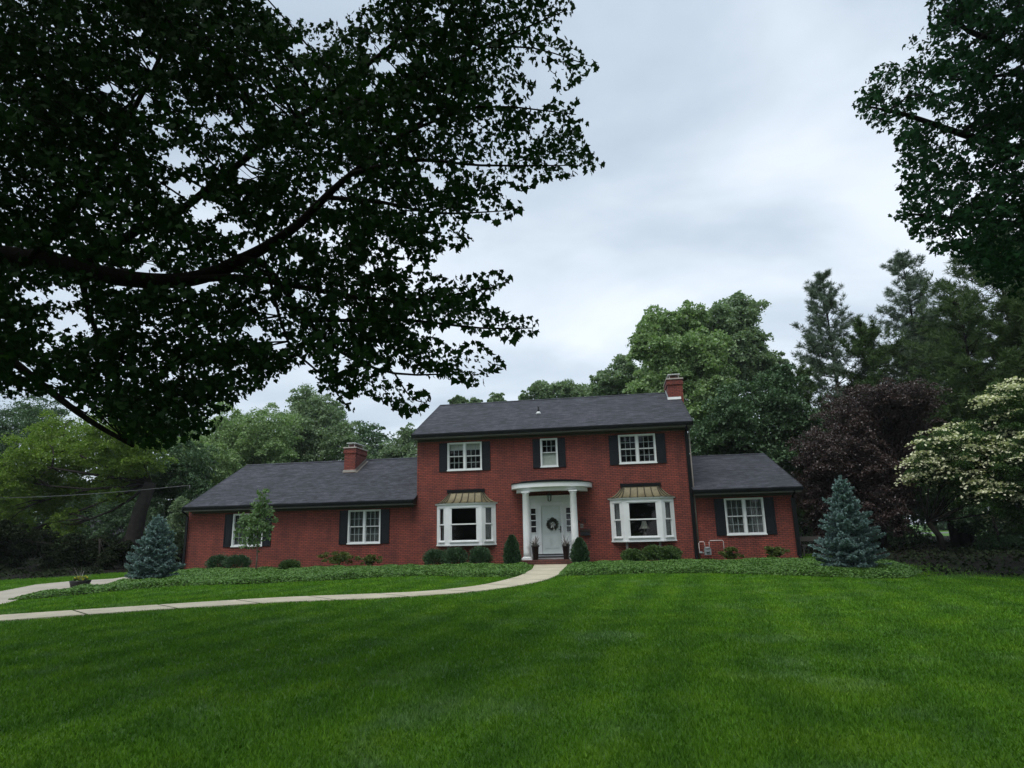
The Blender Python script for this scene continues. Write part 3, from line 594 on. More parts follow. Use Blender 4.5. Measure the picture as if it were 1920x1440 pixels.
# columns
cz1 = at(986, 922, -1.25)[2]
for x in (cLx, cRx):
    c = MB(); H = cz1-PZ
    c.lathe((x, -1.25, PZ), [(.155, .10), (.150, .3), (.145, H*.5), (.132, H-.12), (.150, H-.10), (.150, H-.07), (.132, H-.06), (.135, H-.05)], 28)
    co = c.build('column', 'white', house)
    b = MB(); b.box(x-.22, x+.22, -1.47, -1.03, PZ+.001, PZ+.06); b.lathe((x, -1.25, PZ+.06), [(.20, 0), (.205, .03), (.17, .06)], 28); b.build('column_base', 'white', co)
    b = MB(); b.box(x-.17, x+.17, -1.42, -1.08, cz1-.05, cz1); b.build('capital', 'white', co)
# canopy: bowed plan
fz1 = at(1032, 903, -1.65)[2]; fz0 = fz1-.19
def arc(hw, dep, n=40, yb=-.005, p=2.3):
    return [(pcx+hw*math.sin(t), yb-dep*abs(math.cos(t))**(2/p*1.0)) for t in np.linspace(-math.pi/2, math.pi/2, n)]
def archslab(mb, hw, dep, z0, z1, hole=None):
    A = arc(hw, dep)
    mb.face([(x, y, z0) for x, y in A]); mb.face([(x, y, z1) for x, y in A][::-1])
    for a, b in zip(A, A[1:]): mb.face([(*a, z0), (*b, z0), (*b, z1), (*a, z1)], True)
hw = (at(1107, 910, -.1)[0]-at(957, 915, -.1)[0])/2
cn = MB(); archslab(cn, hw, 1.62, fz0, fz1); can = cn.build('porch_canopy', 'white', house)
cc = MB(); archslab(cc, hw+.03, 1.66, fz1+.001, fz1+.035); archslab(cc, hw-.3, 1.3, fz1+.036, fz1+.10); archslab(cc, hw-.75, .8, fz1+.101, fz1+.16); cc.build('canopy_roof', 'gutter', can)
# bowed beam ring under the canopy
bm_ = MB(); A = arc(hw-.20, 1.42); B = arc(hw-.52, 1.12)
zb = cz1+.002
for (a, b, c_, e) in zip(A, A[1:], B, B[1:]):
    bm_.face([(*a, zb), (*b, zb), (*b, fz0-.001), (*a, fz0-.001)], True); bm_.face([(*c_, fz0-.001), (*e, fz0-.001), (*e, zb), (*c_, zb)], True); bm_.face([(*a, zb), (*c_, zb), (*e, zb), (*b, zb)])
for k in (0, -1): bm_.face([(*A[k], zb), (*A[k], fz0-.001), (*B[k], fz0-.001), (*B[k], zb)])
bm_.build('porch_beam', 'white', can)
cl = MB(); cl.face([(x, y, fz0-.006) for x, y in arc(hw-.53, 1.10)]); cl.build('porch_ceiling', 'ceiling', can)
# house number, bell plate
def digits(txt, p, h):
    cu = bpy.data.curves.new('n', 'FONT'); cu.body = txt; cu.size = h*1.4; cu.extrude = .008; cu.align_x = 'CENTER'; cu.space_character = 1.15
    to = bpy.data.objects.new('n', cu); C.objects.link(to); bpy.context.view_layer.update()
    me = bpy.data.meshes.new_from_object(to.evaluated_get(bpy.context.evaluated_depsgraph_get())); bpy.data.objects.remove(to)
    me.transform(Matrix.Translation(Vector(p)-house.location) @ Matrix.Rotation(R(90), 4, 'X')); me.materials.clear(); me.materials.append(M['dark'])
    o = bpy.data.objects.new('house_number', me); C.objects.link(o); o.parent = house
np_ = at(1093, 977, -.01); digits('418', (np_[0]-.05, -.015, np_[2]-.08), .16)
bp = at(1091, 986, -.01); b = MB(); b.box(bp[0]-.06, bp[0]+.06, -.03, -.003, bp[2]-.09, bp[2]+.09); bo = b.build('bell_plate', 'flash', house); b = MB(); b.lathe((0, 0, 0), [(.02, 0), (.02, .01)], 8); b = MB(); b.box(bp[0]-.02, bp[0]+.02, -.036, -.0305, bp[2]-.02, bp[2]+.02); b.build('bell_button', 'dark', bo)
# mailbox
mp_ = at(1097, 998, -.1); mx, mz = mp_[0], mp_[2]
mbx = thing('mailbox', 'black wall mailbox below the house number right of the porch column', 'mailbox', (mx, -.003, mz-.13))
b = MB(); b.box(mx-.20, mx+.20, -.13, -.004, mz-.13, mz+.06); b.build('box', 'dark', mbx)
b = MB(); b.face([(mx-.215, -.15, mz+.055), (mx+.215, -.15, mz+.055), (mx+.215, -.004, mz+.13), (mx-.215, -.004, mz+.13)]); b.face([(mx-.215, -.15, mz+.055), (mx-.215, -.15, mz+.03), (mx+.215, -.15, mz+.03), (mx+.215, -.15, mz+.055)]); b.face([(mx-.215, -.15, mz+.055), (mx-.215, -.004, mz+.13), (mx-.215, -.004, mz+.05)]); b.face([(mx+.215, -.15, mz+.055), (mx+.215, -.004, mz+.13), (mx+.215, -.004, mz+.05)]); b.build('lid', 'bronze', mbx)
# lantern
lp = at(1030, 932, -.7); lx, lz = lp[0], lp[2]; ln = thing('porch_lantern', 'glass hanging lantern under the porch canopy above the door', 'lantern', (lx, -.7, fz0))
b = MB(); b.tube([(lx, -.7, fz0-.007), (lx, -.7, lz+.13)], .008, 6); b.lathe((lx, -.7, fz0-.03), [(.06, 0), (.06, .02)], 10); b.build('rod', 'bronze', ln)
b = MB()
for i in range(6):
    t = i*math.pi/3; b.tube([(lx+.10*math.cos(t), -.7+.10*math.sin(t), lz+.08), (lx+.075*math.cos(t), -.7+.075*math.sin(t), lz-.16)], .007, 5)
b.lathe((lx, -.7, lz+.07), [(.115, 0), (.115, .015), (.03, .08)], 12); b.lathe((lx, -.7, lz-.18), [(.03, 0), (.085, .02)], 12); b.build('frame', 'bronze', ln)
b = MB(); b.lathe((lx, -.7, lz-.15), [(.066, 0), (.09, .21)], 12); b.build('lantern_glass', 'glass', ln)
b = MB(); b.lathe((lx, -.7, lz-.15), [(.012, 0), (.012, .1)], 8); b.build('candle', 'white', ln)
# wreath
wx, wz = at(1036, 983, -.11)[0], at(1036, 983, -.11)[2]; wr = thing('wreath', 'round leafy wreath with pale ribbon hanging on the white front door', 'wreath', (wx, -.11, wz))
n = 900; t = rng.uniform(0, 2*np.pi, n); r_ = .19+rng.normal(0, .035, n); P = np.stack([wx+r_*np.cos(t), -.135+rng.normal(0, .02, n), wz+r_*np.sin(t)], 1)
np_mesh('foliage', leaves(P, rng.uniform(.03, .07, n), QUAD), 4, 'wreath', wr)
b = MB(); 
for dx, dz in ((-.07, -.02), (.06, .03)): b.tube([(wx, -.17, wz), (wx+dx*.6, -.19, wz+.08+dz), (wx+dx*1.4, -.18, wz+.05+dz), (wx, -.17, wz)], .02, 6)
b.face([(wx-.01, -.175, wz), (wx+.03, -.175, wz), (wx+.10, -.17, wz-.26), (wx+.05, -.17, wz-.27)]); b.face([(wx-.03, -.172, wz), (wx, -.172, wz), (wx-.03, -.165, wz-.16), (wx-.08, -.165, wz-.14)]); b.build('ribbon', 'ribbon', wr)
# tall planters
def planter(px, pyb, label, seed):
    y = -1.45; x = at(px, pyb, y)[0]; t = thing('planter', label, 'planter', (x, y, PZ), 'tall dark planters flanking the front steps')
    b = MB(); b.lathe((x, y, PZ), [(.10, 0), (.105, .02), (.145, .50), (.155, .50), (.158, .55), (.135, .55), (.13, .50)], 20); b.build('pot', 'pot', t)
    b = MB(); b.lathe((x, y, PZ), [(.12, .48), (.12, .51)], 16); b.build('soil', 'earth', t)
    k = 26; ph = rng.uniform(0, 2*np.pi, k); V = []
    for i in range(k):
        L = rng.uniform(.3, .62); el = rng.uniform(.5, 1.35); w = .024; p = np.array([x, y, PZ+.5]); d_ = np.array([math.cos(ph[i])*math.cos(el), math.sin(ph[i])*math.cos(el), math.sin(el)]); side = np.cross(d_, (0, 0, 1)); side /= np.linalg.norm(side)
        pts = [p+d_*L*s+np.array([0, 0, -.25*L*s*s*math.cos(el)*2]) for s in (0, .4, .75, 1)]
        ws = [w, w*1.2, w*.8, .002]
        for q in range(3): V += [pts[q]-side*ws[q], pts[q]+side*ws[q], pts[q+1]+side*ws[q+1], pts[q+1]-side*ws[q+1]]
    np_mesh('spiky_leaves', np.array(V), 4, 'spike', t)
    m = 260; u = sph(m); u[:, 2] = abs(u[:, 2])*.6; P = np.array([x, y, PZ+.53])+u*rng.uniform(.05, .17, (m, 1)); np_mesh('trailing_foliage', leaves(P, .05, QUAD), 4, 'spike', t)
planter(1004, 1045, 'tall dark tapered planter with spiky plant at left of the front steps', 1); planter(1062, 1045, 'tall dark tapered planter with spiky plant at right of the front steps', 2)
# gas meter
gx = at(1328, 1045, -.25)[0]; gm = thing('gas_meter', 'grey gas meter with pale pipes against the right wing wall', 'gas meter', (gx, -.2, 0))
b = MB(); b.box(gx-.13, gx+.13, -.33, -.12, .22, .46); b.lathe((gx, -.225, .46), [(.13, 0), (.12, .05), (.05, .08)], 14); b.lathe((gx, -.34, .34), [(.07, 0), (.07, .04)], 12); b.build('meter_body', 'grey', gm)
b = MB(); b.tube([(gx-.14, -.2, .30), (gx-.26, -.2, .30), (gx-.32, -.2, .36), (gx-.32, -.2, .70), (gx-.28, -.2, .74), (gx-.12, -.18, .74), (gx-.09, -.18, .68), (gx-.09, -.2, .5)], .018, 8)
b.tube([(gx+.09, -.2, .5), (gx+.09, -.18, .72), (gx+.13, -.18, .78), (gx+.62, -.14, .78), (gx+.66, -.14, .74), (gx+.66, -.14, 0)], .018, 8); b.build('pipe', 'pvc', gm)
b = MB(); b.lathe((gx-.26, -.2, .28), [(.07, 0), (.08, .02), (.08, .05), (.03, .08)], 12); b.build('regulator', 'grey', gm)
# table lamp inside right bay
tx, ty = at(1208, 985, .55)[0], .55; tz1 = at(1208, 977, ty)[2]; tz0 = at(1208, 991, ty)[2]
tl = thing('table_lamp', 'table lamp with pale bell shade standing inside the right bay window', 'lamp', (tx, ty, tz0-.42))
b = MB(); b.tube([(tx, ty, tz1), (tx, ty, tz1-(tz1-tz0)*.35), (tx, ty, tz0+.06), (tx, ty, tz0)], [.085, .115, .175, .20], 24, cap=False); b.build('lamp_shade', 'shade', tl)
b = MB(); b.lathe((tx, ty, tz0-.42), [(.09, 0), (.09, .02), (.03, .04), (.08, .14), (.07, .22), (.02, .30), (.012, .5)], 16); b.build('lamp_base', 'flash', tl)
st = thing('side_table', 'small dark table holding the lamp behind the right bay window', 'table', (tx, ty, .1))
b = MB(); b.box(tx-.3, tx+.3, ty-.25, ty+.25, tz0-.46, tz0-.421); b.build('table_top', 'wood', st)
for sx in (-1, 1):
    for sy in (-1, 1): b = MB(); b.box(tx+sx*.26-.02, tx+sx*.26+.02, ty+sy*.21-.02, ty+sy*.21+.02, .101, tz0-.461); b.build('leg', 'wood', st)
# overhead cable
a = at(-120, 934, 3.0); b_ = at(356, 910, 1.2); cbl = MB(); cbl.tube([a+(b_-a)*t+np.array([0, 0, -.35*math.sin(math.pi*t)*.6]) for t in np.linspace(0, 1, 14)], .017, 6)
cbl.tube([b_, b_+(0.0, 0, -.25)], .02, 6); cb = cbl.build('overhead_cable', 'wire', None); tag(cb, 'thin grey overhead cable running from the left to the wing roof', 'cable')
# tub planter by the driveway
bx, by, _z = gr(149, 1103); tz = float(hgt(bx, by)); tub = thing('tub_planter', 'low black tub with yellow flowers and spiky leaves beside the driveway', 'planter', (bx, by, tz))
s_ = 1/ppm((bx, by, tz)); b = MB(); b.lathe((bx, by, tz), [(13*s_, .02), (15*s_, .05), (17*s_, 11*s_), (18*s_, 14*s_), (16*s_, 14*s_), (15*s_, 12*s_)], 20); b.build('tub', 'bpot', tub)
b = MB(); b.lathe((bx, by, tz+11*s_), [(15*s_, 0), (15*s_, .01)], 16); b.build('soil', 'earth', tub)
m = 500; u = sph(m); u[:, 2] = abs(u[:, 2])*.5; P = np.array([bx, by, tz+14*s_])+u*rng.uniform(.3, 1, (m, 1))*14*s_
np_mesh('foliage', leaves(P, .06, QUAD), 4, 'box', tub); np_mesh('flower', leaves(P[:170]+(0, 0, .03), .055, QUAD), 4, 'yflow', tub)
V = []
for i in range(16):
    ph = rng.uniform(0, 2*np.pi); el = rng.uniform(.35, 1.3); L = rng.uniform(18, 34)*s_; d_ = np.array([math.cos(ph)*math.cos(el), math.sin(ph)*math.cos(el), math.sin(el)]); sd = np.cross(d_, (0, 0, 1)); sd /= np.linalg.norm(sd); p = np.array([bx, by, tz+13*s_])
    V += [p-sd*.012, p+sd*.012, p+d_*L+sd*.003, p+d_*L-sd*.003]
np_mesh('spiky_leaves', np.array(V), 4, 'spike', tub)
# bench beside the right wing
q = at(1524, 1035, 2.0); bn = thing('garden_bench', 'small dark wooden garden bench just right of the right wing corner', 'bench', (q[0], 2.0, 0))
b = MB(); b.box(q[0]-.45, q[0]+.45, 1.8, 2.2, .42, .47); b.build('seat', 'wood', bn)
b = MB(); b.box(q[0]-.45, q[0]+.45, 2.2, 2.24, .62, .82); b.build('backrest', 'wood', bn)
for sx in (-1, 1):
    for yy in (1.82, 2.2): b = MB(); b.box(q[0]+sx*.40-.03, q[0]+sx*.40+.03, yy, yy+.05, 0, .42 if yy < 2 else .61); b.build('leg', 'wood', bn)
q = gr(479, 1227); lf = np_mesh('fallen_leaf', leaves(np.array([[q[0], q[1], q[2]+.05]]), .06, MAPLE, np.array([[1., .3, .1]]), flat=1.5), 14, 'ribbon'); tag(lf, 'small pale fallen leaf lying alone on the lawn', 'leaf')
# ------------------------------------------------------------------ shrubs
def shrub(name, px, pyb, pyt, wpx, Y, m, label, cat='shrub', cone=False, n=7000, leaf=.045, group=None, loose=False):
    b = at(px, pyb, Y); x, y = b[0], Y; z0 = float(hgt(x, y)); s = 1/ppm(b); H = (at(px, pyt-2, Y)[2]-z0); r = wpx*.5*s
    t = thing(name, label, cat, (x, y, z0), group)
    if cone:
        zz = rng.uniform(0, 1, n)**.85; prof = np.clip(1.25*(zz+.10)**.40*(1-zz)**.80, 0, 1)*1.0; a = rng.uniform(0, 2*np.pi, n)
        lump = 1+.08*np.sin(a*5+zz*9)+.06*np.sin(a*11-zz*17); rr = 1.1*r*prof*lump*(rng.uniform(.70, 1.02, n)+rng.exponential(.075, n))*(1+.10*np.sin(a*8+zz*23))
        P = np.stack([x+rr*np.cos(a), y+rr*np.sin(a), z0+.03+zz*(H-.03)], 1); D = np.stack([np.cos(a), np.sin(a), np.full(n, 1.2)], 1)+rng.normal(0, .4, (n, 3))
    elif loose:
        k = 34; c = np.stack([x+rng.normal(0, .40, k)*r, y+rng.normal(0, .3, k)*r, z0+H*rng.uniform(.25, .9, k)], 1); i = rng.integers(0, k, n); u = sph(n); u[:, 2] *= .55
        P = c[i]+u*r*.24*rng.uniform(.3, 1, (n, 1)); P[:, 2] = np.clip(P[:, 2], z0+.03, z0+H*1.04); D = u+(0, 0, .4)
    else:
        u = sph(n); u[:, 2] = np.where(u[:, 2] < -.6, -u[:, 2], u[:, 2]); a = np.arctan2(u[:, 1], u[:, 0]); lump = 1+.13*np.sin(a*4+u[:, 2]*5+px)+.11*np.sin(a*9+u[:, 2]*8+px)+rng.exponential(.05, n)
        P = np.array([x, y, z0+H*.5])+u*np.array([r, r, H*.5])*(lump*rng.uniform(.70, 1.06, n))[:, None]; P[:, 2] = np.maximum(P[:, 2], z0+.02); D = u+(0, 0, .5)+rng.normal(0, .5, (n, 3))
    np_mesh('foliage', leaves(P, rng.uniform(.6, 1.6, n)*leaf, QUAD if m != 'yew' else NEED*np.array([1.6, 1, 1]), D), 4, m, t)
    st_ = MB()
    for i in range(4): a = i*1.6; limb(st_, (x, y, z0-.03), (x+.4*r*math.cos(a), y+.4*r*math.sin(a), z0+H*.6), .018, .006, .08, 4, 5)
    st_.build('stem', 'dbark', t); return t
for i, (px, pyb, pyt, w, Y, la) in enumerate([(815, 1064, 1036, 36, -1.6, 'round dark green shrub below the left bay window, leftmost of three'), (853, 1064, 1033, 40, -1.7, 'round dark green shrub below the left bay window, middle of three'), (901, 1063, 1032, 36, -1.6, 'round dark green shrub right of centre below the left bay window'),
      (1187, 1058, 1034, 36, -1.5, 'small round shrub under the left end of the right bay window'), (1226, 1057, 1028, 42, -1.5, 'larger round shrub under the middle of the right bay window'), (1256, 1056, 1029, 38, -1.4, 'round shrub under the right end of the right bay window')]):
    shrub('round_shrub', px, pyb, pyt, w, Y, 'box' if i > 2 else 'yew', la, group='round shrubs below the bay windows', leaf=.05, n=8000)
shrub('conical_shrub', 961, 1069, 1009, 33, -2.3, 'yew', 'dark conical evergreen shrub left of the porch steps', cone=True, n=9000, leaf=.085, group='conical evergreens flanking the porch')
shrub('conical_shrub', 1088.5, 1066, 1014, 35, -2.3, 'yew', 'dark conical evergreen shrub right of the porch steps', cone=True, n=9000, leaf=.085, group='conical evergreens flanking the porch')
shrub('round_shrub', 409, 1074, 1046, 38, -1.4, 'yew', 'rounded dark shrub below the leftmost wing window, left of a pair', group='pair of shrubs at the left wing', leaf=.05)
shrub('round_shrub', 444, 1073, 1046, 40, -1.5, 'yew', 'rounded dark shrub beside the young tree, right of a pair', group='pair of shrubs at the left wing', leaf=.05)
shrub('small_shrub', 543, 1082, 1054, 34, -3.2, 'box', 'small light green shrub alone in the bed by the left wing', leaf=.045)
shrub('azalea', 637, 1066, 1034, 60, -1.0, 'aza', 'loose olive azalea bush below the shuttered left wing window', loose=True, n=4200, group='azaleas along the wall'); shrub('azalea', 693, 1064, 1042, 42, -.9, 'aza', 'small sparse azalea just right of the wider azalea by the left wing', loose=True, n=2300, group='azaleas along the wall')
shrub('azalea', 1374, 1056, 1027, 46, -1.1, 'aza', 'green azalea bush right of the gas meter', loose=True, n=4000, group='azaleas along the wall'); shrub('azalea', 1456, 1053, 1025, 46, -1.0, 'aza', 'reddish tipped azalea below the right wing window', loose=True, n=3200, group='azaleas along the wall')
# young tree
p = gr(479, 1076); x, y, z = float(p[0]), float(p[1]), float(p[2]); s = 1/ppm(p); yt = thing('young_tree', 'slender young maple with thin trunk in the bed before the left wing', 'tree', (x, y, z))
tr = MB(); tr.tube([(x, y, z-.05), (x+.02, y, z+.6), (x-.01, y, z+1.2), (x+.04, y, z+2.4), (x+.12, y, z+3.3)], [.035, .028, .025, .016, .005], 7)
bl = []
for px_, py_, r_ in ((492, 925, 11), (489, 945, 16), (486, 965, 20), (478, 985, 24), (474, 1003, 25), (462, 975, 15), (496, 995, 18), (505, 960, 10), (516, 975, 7), (447, 995, 8)):
    c = at(px_, py_, y+rng.normal(0, .15)); bl.append((c, r_*s)); limb(tr, (x+.03, y, c[2]-.35), c, .010, .004, .08, 4, 5)
tr.build('trunk', 'tbark', yt); P = crown_pts(bl, 950, 10, .4, .9, .15); np_mesh('crown', leaves(P, rng.uniform(.06, .12, len(P)), MAPLE, np.stack([rng.normal(size=len(P)), rng.normal(size=len(P)), rng.normal(-.5, .5, len(P))], 1)), 14, 'young', yt)
# ------------------------------------------------------------------ conifers
def spruce(px, pyb, pyt, wpx, label, seed):
    global rng
    p = gr(px, pyb); x, y, z = map(float, p); H = at(px, pyt, y)[2]-z; r = wpx*.5/ppm(p)
    t = thing('blue_spruce', label, 'spruce', (x, y, z), 'young blue spruces at the ends of the beds'); tr = MB(); tr.tube([(x, y, z-.05), (x, y, z+H*.6), (x, y, z+H)], [.06, .03, .006], 8)
    PP = []; DD = []
    nw = 17
    for k in range(nw):
        f = (k+.3)/nw; zc = z+H*(.03+.93*f); L0 = r*(1-f)**.80*(1.02 if f > .12 else .9); nb = int(13-7*f)
        for j in range(nb):
            a = 2*math.pi*(j+.5*(k % 2))/nb+rng.normal(0, .12); L = L0*rng.uniform(.62, 1.22)+.05; rise = .02+.6*f+rng.normal(0, .05)
            d = np.array([math.cos(a), math.sin(a), rise]); sd = np.array([-math.sin(a), math.cos(a), 0]); n_ = max(5, int(L/.022))
            tr.tube([(x, y, zc), np.array([x, y, zc])+d*L*.9], [.012, .004], 4)
            for q in np.linspace(.18, 1, n_):
                b = np.array([x, y, zc])+d*L*q+np.array([0, 0, .12*L*q*q]); PP.append(b); DD.append(d+rng.normal(0, .35, 3))
                wl = .32*L*(1.05-q)
                for sg in (-1, 1):
                    for w in np.linspace(.15, 1, max(2, int(wl/.05))): PP.append(b+(sd*sg+d*.55)*wl*w+rng.normal(0, .008, 3)); DD.append(sd*sg*1.0+d*.7+rng.normal(0, .3, 3))
    for q in range(60): PP.append(np.array([x, y, z+H*rng.uniform(.9, 1.0)])); DD.append(np.array([rng.normal(0, .5), rng.normal(0, .5), 1.2]))
    tr.build('trunk', 'dbark', t); PP = np.repeat(np.array(PP), 3, 0); DD = np.repeat(np.array(DD), 3, 0)+rng.normal(0, .45, (len(PP), 3))
    np_mesh('crown', leaves(PP, rng.uniform(.05, .085, len(PP)), NEED*np.array([2.2, 1, 1]), DD), 4, 'blue', t)
spruce(285, 1090, 967, 92, 'blue spruce left of the house beside the driveway', 1); spruce(1600, 1072, 893, 118, 'larger blue spruce right of the right wing', 2)
def pine(px, pyt, Y, wpx, label, low=.25, m='pine', dense=1.0, tuft=.42):
    top = at(px, pyt, Y); x, y = float(top[0]), Y; H = float(top[2]); r = wpx*.5/ppm(top); t = thing('pine_tree', label, 'pine tree', (x, y, 0), 'tall pines behind the right wing')
    tr = MB(); tr.tube([(x+.2, y, -.1), (x, y, H*.5), (x, y, H*.85), (x, y, H)], [.24, .14, .05, .012], 8); PP = []; DD = []
    nw = int(H*1.7)
    for k in range(nw):
        f = low+(1-low)*(k+.4)/nw; zc = H*f; L0 = r*min(1, (1-f)**.75*1.5)+.25; nb = rng.integers(4, 7)
        for j in range(nb):
            a = rng.uniform(0, 2*np.pi); L = L0*rng.uniform(.55, 1.15); d = np.array([math.cos(a), math.sin(a), rng.uniform(.05, .35)+.5*f**3])
            P = [np.array([x, y, zc])+d*L*q+np.array([0, 0, .22*L*q*q]) for q in np.linspace(0, 1, 4)]; tr.tube(P, [.05*(1-f)+.018, .02, .012, .006], 4)
            nt = int((5+L*5)*dense)
            for q in rng.uniform(.35, 1.03, nt):
                c = np.array([x, y, zc])+d*L*q+np.array([0, 0, .22*L*q*q])+rng.normal(0, 1, 3)*np.array([.28, .28, .10])*L*.35*(1.1-q*.6)
                u = sph(21)+np.array([0, 0, .45])+d*.5; PP.append(np.repeat(c[None], 21, 0)); DD.append(u)
    tr.build('trunk', 'dbark', t); PP = np.concatenate(PP); DD = np.concatenate(DD)
    np_mesh('crown', leaves(PP, rng.uniform(.5, 1.1, len(PP))*tuft*.75, NEED*np.array([.46, 1, 1]), DD), 4, m, t); return t
pine(1541, 518, 15, 165, 'slender open pine standing against the sky left of the taller pines', .3, dense=1.5)
pine(1690, 478, 18, 190, 'tall open pine just left of the overhanging right tree', .3, dense=1.3)
pine(1860, 450, 11, 420, 'broad dark pine filling the sky edge at far right', .22, 'hem', dense=1.5, tuft=.5)
pine(1795, 560, 9, 240, 'dark layered pine behind the purple leaved tree', .15, 'hem', dense=1.4, tuft=.42)
pine(1490, 700, 12, 190, 'shorter dense pine behind the right wing roof', .1, 'hem', dense=1.9, tuft=.42)
pine(1620, 610, 13, 190, 'full dark pine filling the gap behind the purple leaved tree', .12, 'hem', dense=2.2, tuft=.45)
pine(1740, 600, 15, 230, 'thick dark pine between the open pine and the right edge', .12, 'pine', dense=2.2, tuft=.48)
pine(1905, 560, 8, 260, 'heavy dark pine at the far right edge above the dogwood', .15, 'hem', dense=2.4, tuft=.48)
# ------------------------------------------------------------------ broadleaf trees
def tree(name, blobs, Y, m, label, n, leaf, trunk=None, group=None, trunk_r=.25, bark='bark', sub=26, subr=.3, flatz=.65, cat='tree', jitY=2.0, tips=None):
    bl = []
    for (px, py, rp) in blobs:
        c = at(px, py, Y+rng.normal(0, jitY)*.5); bl.append((c, rp/ppm(c)))
    cen = np.mean([c for c, r in bl], 0)
    if trunk is None: bx, by = float(cen[0]), float(Y)
    else: q = at(trunk[0][0], trunk[0][1], Y); bx, by = float(q[0]), float(Y)
    z = float(hgt(bx, by)); t = thing(name, label, cat, (bx, by, z), group); tr = MB()
    if trunk is None: fork = np.array([cen[0], Y, max(1.5, min(c[2]-r*.8 for c, r in bl))]); tr.tube([(bx, by, z-.1), (bx+.1, by, z+fork[2]*.5), fork], [trunk_r*1.3, trunk_r, trunk_r*.8], 8)
    else:
        pts = [np.array([bx, by, z-.1])]+[at(a, b, Y) for a, b in trunk[1:]]; fork = pts[-1]; tr.tube(pts, list(np.linspace(trunk_r*1.25, trunk_r*.75, len(pts))), 10)
    for c, r in bl:
        P = limb(tr, fork, c, min(.09, trunk_r*.35), trunk_r*.08, .06, 5, 6)
        for k in range(3): limb(tr, P[3], c+sph(1)[0]*r*.75, trunk_r*.14, .015, .08, 4, 5)
    tr.build('trunk', bark, t); P = crown_pts(bl, n, sub, subr, flatz)
    np_mesh('crown', leaves(P, rng.uniform(.45, 1.3, len(P))*leaf*.62, QUAD, flat=.25), 4, m, t); return t, bl
BG = 'trees behind the house'
tree('broadleaf_tree', [(1236, 612, 40), (1222, 650, 42), (1288, 600, 34), (1262, 690, 70), (1225, 745, 52), (1310, 680, 60), (1330, 760, 60)], 17, 'ylw', 'pale green broad tree rising above the right chimney', 34000, .34, group=BG)
tree('broadleaf_tree', [(1388, 582, 38), (1345, 610, 40), (1400, 630, 36), (1372, 680, 62), (1430, 690, 45), (1300, 640, 40)], 23, 'mid', 'taller rounded tree with dark limbs right of the pale green tree', 26000, .36, group=BG)
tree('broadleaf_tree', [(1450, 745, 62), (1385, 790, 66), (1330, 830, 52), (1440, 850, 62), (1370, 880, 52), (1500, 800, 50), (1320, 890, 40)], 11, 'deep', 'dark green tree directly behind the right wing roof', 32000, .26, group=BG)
tree('broadleaf_tree', [(1172, 700, 32), (1180, 735, 34), (1130, 722, 28), (1140, 750, 30), (1215, 720, 34)], 30, 'mid', 'round topped tree above the right half of the main roof', 16000, .34, group=BG)
tree('broadleaf_tree', [(1015, 735, 26), (1055, 738, 28), (1095, 745, 30), (985, 752, 18)], 34, 'mid', 'low tree showing over the middle of the main ridge', 11000, .34, group=BG)
tree('broadleaf_tree', [(858, 758, 17), (890, 762, 16), (932, 755, 18)], 30, 'mid', 'tree tops just showing over the left end of the main ridge', 7000, .3, group=BG)
tree('broadleaf_tree', [(765, 820, 24), (745, 845, 26), (770, 860, 30), (725, 862, 16)], 30, 'mid', 'small tree in the gap left of the main house wall', 8000, .3, group=BG)
tree('broadleaf_tree', [(578, 762, 40), (612, 795, 44), (560, 810, 55), (640, 830, 40), (600, 850, 45), (672, 850, 22), (530, 860, 50)], 20, 'mid', 'green tree behind the small left chimney', 30000, .28, group=BG)
tree('broadleaf_tree', [(500, 820, 60), (450, 850, 55), (430, 800, 45), (400, 880, 50), (520, 890, 40), (370, 850, 50)], 15, 'ylw', 'yellow green tree behind the left wing roof', 26000, .24, group=BG)
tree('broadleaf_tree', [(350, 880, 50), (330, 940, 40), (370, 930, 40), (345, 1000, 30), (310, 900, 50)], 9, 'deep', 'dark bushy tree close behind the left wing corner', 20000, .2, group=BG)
tree('broadleaf_tree', [(332, 985, 24), (322, 1020, 24), (338, 950, 18)], 3, 'mid', 'leafy tall bush at the left corner of the left wing', 7000, .13, trunk_r=.05)
tree('broadleaf_tree', [(120, 830, 62), (60, 870, 60), (200, 820, 55), (160, 890, 55), (20, 900, 50), (260, 850, 50), (90, 930, 50), (15, 960, 42), (230, 900, 45), (120, 985, 30), (40, 1000, 26)], 5, 'lit', 'large spreading light green tree with forked grey trunk left of the house', 52000, .17, trunk=[(243, 1066), (250, 1010), (262, 960), (282, 905)], trunk_r=.42, group='trees left of the house')
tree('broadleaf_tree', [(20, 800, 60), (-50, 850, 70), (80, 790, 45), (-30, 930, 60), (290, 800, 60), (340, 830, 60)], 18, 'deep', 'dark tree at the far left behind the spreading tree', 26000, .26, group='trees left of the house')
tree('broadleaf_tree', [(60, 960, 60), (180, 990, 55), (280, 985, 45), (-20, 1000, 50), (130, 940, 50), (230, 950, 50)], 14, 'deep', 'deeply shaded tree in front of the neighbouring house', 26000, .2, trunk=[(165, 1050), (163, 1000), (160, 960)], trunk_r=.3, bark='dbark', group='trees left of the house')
tree('broadleaf_tree', [(1600, 790, 62), (1545, 850, 52), (1660, 770, 58), (1700, 810, 52), (1720, 750, 42), (1525, 920, 44), (1600, 890, 70), (1680, 880, 66), (1740, 860, 45), (1560, 975, 42), (1640, 960, 50), (1660, 740, 30)], 6, 'purple', 'dark purple leaved tree right of the house', 90000, .13, trunk=[(1655, 1040), (1655, 1000), (1650, 960)], trunk_r=.18, bark='dbark', sub=40, subr=.26)
